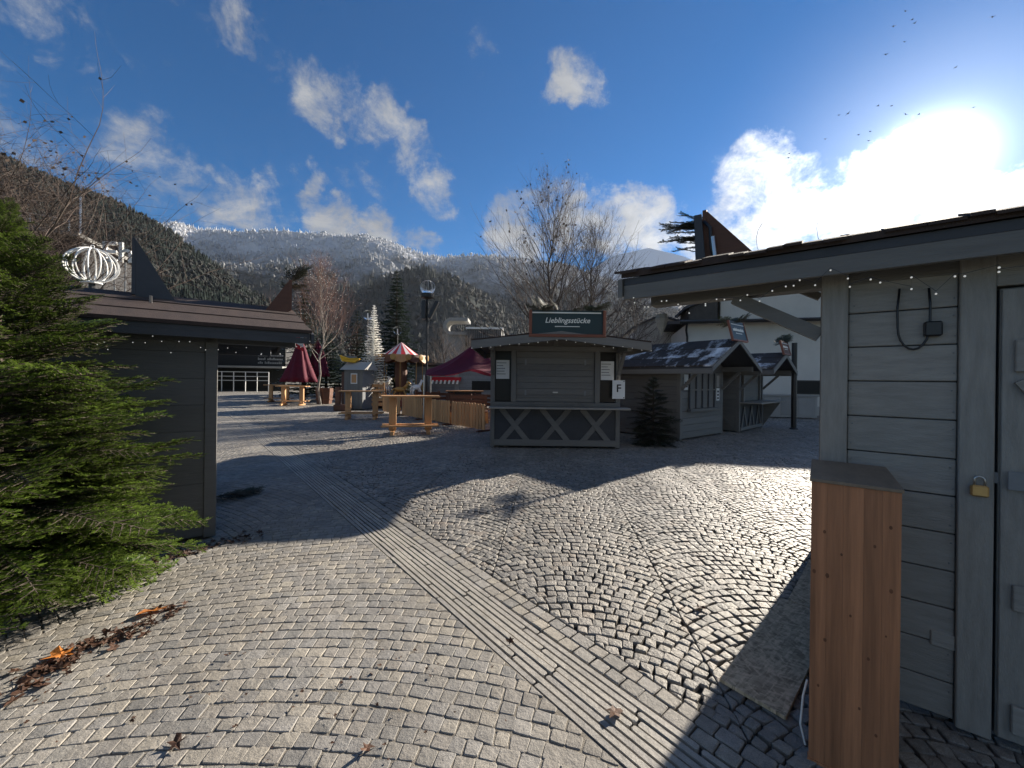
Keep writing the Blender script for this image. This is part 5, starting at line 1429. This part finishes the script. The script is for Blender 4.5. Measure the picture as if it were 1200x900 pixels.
MB().prism([(-1.6, -.4, 7.13), (-1.6, -.4, 6.75), (.2, -.4, 6.75), (.2, -.4, 7.13)], (0, 3, 0)).build('roof_curve', M['concrete'], hl)
MB().box(.2, 4.2, -.5, 8, 0, 7.4).build('block', M['paint_dark'], hl)
for k in range(16): MB().box(.25+k*.245, .25+k*.245+.13, -.58, -.502, 4.0, 7.3).build('rib', M['paint_grey'], hl)
MB().box(.1, 4.4, -.7, 8, 7.41, 7.62).build('parapet', M['white_paint'], hl)
# dark building at the left with railings and the raised lawn
a = at(300, 440, 44); db = empty('dark_building', (a.x, 44, 0), RAD(12), 'black fronted building with white railings seen under the left stall roof', 'building')
MB().box(-7, 3.0, 0, 8, 0, 7.0).build('wall', M['facade_black'], db)
MB().box(-7.3, 3.2, -1.6, 8, 2.55, 2.75).build('balcony_slab', M['concrete'], db)
MB().box(-6.9, 2.9, -.02, -.001, .2, 2.5).build('shop_front', M['glass_dark'], db)
for zz in (.55, .98, 1.45): MB().box(-3.4, 2.2, -2.5, -2.44, zz+.6, zz+.66).build('railing_bar', M['white_paint'], db)
for k in range(6): MB().box(-3.4+k*1.11, -3.34+k*1.11, -2.5, -2.44, .0, 2.05).build('railing_post', M['white_paint'], db)
for (xx, hh_) in ((-5.1, 3.4), (-4.2, 3.8)): MB().tube([(xx, -2.8, 0), (xx, -2.8, hh_)], .08, 6).build('truss_post', M['steel'], db)
MB().tube([(-5.6, -2.8, 3.5), (-3.2, -2.8, 3.6)], .07, 6).build('truss_bar', M['steel'], db)
r = random.Random(4)
for k, wd_ in enumerate(((.9, 1.3), (.7, 1.5), (.4, 1.7))):
    xx = .2
    for w_ in wd_:
        xe = xx+w_; mm_ = MB()
        while xx < xe: l = r.uniform(.10, .17); mm_.box(xx, xx+l, -.06, -.03, 3.9-k*.42, 3.9-k*.42+r.choice((.17, .17, .26))); xx += l+.04
        xx += .16
        tag(mm_.build('lettering', M['render_grey'], db), kind='stuff')
for k in range(4):
    w_ = MB().box(-6.4+k*2.1, -5.0+k*2.1, -.04, .02, 4.8, 6.2).build('window', M['glass_dark'], db)
# bar table by the railing
# terrace building further left with lawn bank
a = at(90, 440, 30); tb_ = empty('terrace_building', (a.x, 30, 0), RAD(20), 'long dark flat building with roof railing above the lawn at left', 'building')
MB().box(-14, .2, 0, 8, 5.0, 12.0).build('wall', M['facade_black'], tb_)
sl = MB().prism([(-14.5, -1.0, 13.2), (.5, -1.0, 12.19), (.5, -1.0, 11.89), (-14.5, -1.0, 12.7)], (0, 9, 0)).build('roof_slab', M['concrete'], tb_)
for k in range(7):
    xx = -13+k*2.15; zz = 13.1-(xx+14.5)*.0674
    MB().tube([(xx, -.8, zz), (xx, -.8, zz+.95)], .04, 5).build('railing_post', M['steel'], sl)
MB().tube([(-13, -.8, 14.0), (0, -.8, 13.09)], .035, 5).build('railing_bar', M['steel'], sl)
MB().tube([(-13, -.8, 13.6), (0, -.8, 12.69)], .025, 5).build('railing_bar', M['steel'], sl)
for (xx, hh_) in ((-4.5, 2.8), (.1, 3.0)): MB().tube([(xx, 0, 11.9), (xx, 0, 12.2+hh_)], .07, 6).build('mast', M['steel'], tb_)
le = empty('building_letters', at(138, 297, 28), RAD(10), 'large white letters standing on the lawn bank behind the wire globe', 'sign')
text('Eh', 2.05, M['white_paint'], le, (0, 0, 0), (RAD(90), 0, 0), ext=.08, bold=.02)
for xx in (-.9, -.2, .45, 1.05): MB().tube([(xx, .05, -.6), (xx, .05, -6.0)], .05, 6).build('support_post', M['steel_painted'], le)
# lawn bank
V = []; FS = []; nx, ny = 30, 8
for j in range(ny+1):
    for i in range(nx+1):
        yy = 19+j*14/ny; xx = -58+i*(58-1.0*yy)/nx; s = j/ny
        V.append((xx, yy, -.04+8.2*min(1, s*1.25)**1.1+.25*mnoise.noise(Vector((xx*.3, yy*.3, 0)))))
for j in range(ny):
    for i in range(nx): k = j*(nx+1)+i; FS.append((k, k+1, k+nx+2, k+nx+1))
tag(MB().add(V, FS).build('lawn_bank', M['grass']), kind='structure')
r = random.Random(77)
hd = MB()
for _ in range(5200):
    xx = r.uniform(-46, -23.5); yy = 21.5+r.random()*1.6; zz = 1.5+r.random()*4.6; s = r.uniform(.07, .2)
    a_ = Vector((r.gauss(0, 1), r.gauss(0, 1), r.gauss(0, 1))).normalized()*s; b_ = a_.orthogonal().normalized()*s*.7; c_ = Vector((xx, yy, zz+.35*math.sin(xx)))
    hd.add([c_, c_+a_+b_, c_+a_*1.6, c_+a_-b_], [(0, 1, 2, 3)])
o = hd.build('hedge', M['twig']); tag(o, 'dark leafless hedge on the bank behind the left stall', 'hedge', kind='stuff')
# white wire globe
gc = at(108, 311, 8.0); gl = empty('wire_globe', (gc.x, 8.0, 0), 0, 'white wire globe ornament on a mast above the left stall roof', 'ornament')
rg = .40
for k in range(14):
    a = 6.283*k/14
    MB().tube([(rg*math.sin(q)*math.cos(a), rg*math.sin(q)*math.sin(a), gc.z-rg*.86*math.cos(q)) for q in [math.pi*i/12 for i in range(13)]], .014, 5).build('rib', M['white_paint'], gl)
MB().tube([(.04*math.cos(q), 0, gc.z+rg*.86+.03+.04*math.sin(q)) for q in [i*.5236 for i in range(13)]], .008, 5).build('hanger', M['white_paint'], gl)
MB().lathe([(.16, gc.z-rg*.93), (.16, gc.z-rg*.87), (.05, gc.z-rg*.84)], 12).build('base', M['white_paint'], gl)
MB().tube([(0, 0, 0), (0, 0, gc.z-rg*.9)], .05, 8).build('mast', M['black_metal'], gl)

# ------------------------------------------------------------------ birds
bm_ = MB()
bm_.sphere((0, 0, 0), .11, 8, 6, (2.2, .8, .8))
for s in (-1, 1):
    bm_.add([(.12, s*.05, .03), (.02, s*.42, .14), (-.18, s*.85, .02), (-.10, s*.40, .10), (-.12, s*.05, .02)], [(0, 1, 3, 4), (1, 2, 3)])
bm_.add([(-.2, .04, 0), (-.42, .09, .01), (-.42, -.09, .01), (-.2, -.04, 0)], [(0, 1, 2, 3)])
bmesh_ = bm_.mesh('bird', M['bird'])
r = random.Random(2)
BIRDS = [(1061, 13), (1069, 23), (1072, 27), (1047, 31), (1060, 49), (1038, 64), (1120, 79), (983, 135), (994, 133), (1029, 124), (1045, 124), (1061, 134), (1077, 134), (1006, 158), (1020, 154), (1061, 158), (967, 163), (1018, 165), (925, 180), (924, 185), (1163, 20), (1141, 126)]
BIRD_WHERE = ['topmost of the small upper flock', 'upper one of the close pair in the upper flock', 'lower one of the close pair in the upper flock', 'left of the close pair in the upper flock', 'second lowest of the upper flock', 'lowest of the upper flock',
              'alone, right below the upper flock', 'left one of the pair at the left of the lower flock', 'right one of the pair at the left of the lower flock', 'first of the four in a row in the lower flock', 'second of the four in a row in the lower flock',
              'third of the four in a row in the lower flock', 'last of the four in a row in the lower flock', 'left of three just above the cloud edge', 'middle of three just above the cloud edge', 'right of three just above the cloud edge',
              'alone left of the three above the cloud edge', 'lowest before the bright cloud edge', 'upper of two far left of the flock', 'lower of two far left of the flock', 'alone in the upper right corner', 'alone right of the lower flock']
for i, (px, py) in enumerate(BIRDS):
    Y = 62 if py < 70 else 78
    o = bpy.data.objects.new('bird', bmesh_); COL.objects.link(o); o.location = at(px, py, Y)
    o.rotation_euler = (r.gauss(0.35, .2), r.gauss(0, .15), RAD(20)+r.gauss(0, .4)); s = r.uniform(.62, .85); o.scale = (s, s, s)
    tag(o, 'dark flying bird, '+BIRD_WHERE[i], 'bird', 'birds in the sky')

# ------------------------------------------------------------------ the air
hz = MB().box(-3200, 3200, -40, 3200, -4, 760).build('haze', [])
hm_ = bpy.data.materials.new('haze'); hm_.use_nodes = True; nt = hm_.node_tree
for n in list(nt.nodes):
    if n.type == 'BSDF_PRINCIPLED': nt.nodes.remove(n)
pv = nt.nodes.new('ShaderNodeVolumePrincipled'); pv.inputs['Color'].default_value = (.78, .86, 1.0, 1); pv.inputs['Density'].default_value = .00004; pv.inputs['Anisotropy'].default_value = .25
nt.links.new(pv.outputs[0], nt.nodes['Material Output'].inputs['Volume'])
hz.data.materials.append(hm_); tag(hz, kind='stuff')
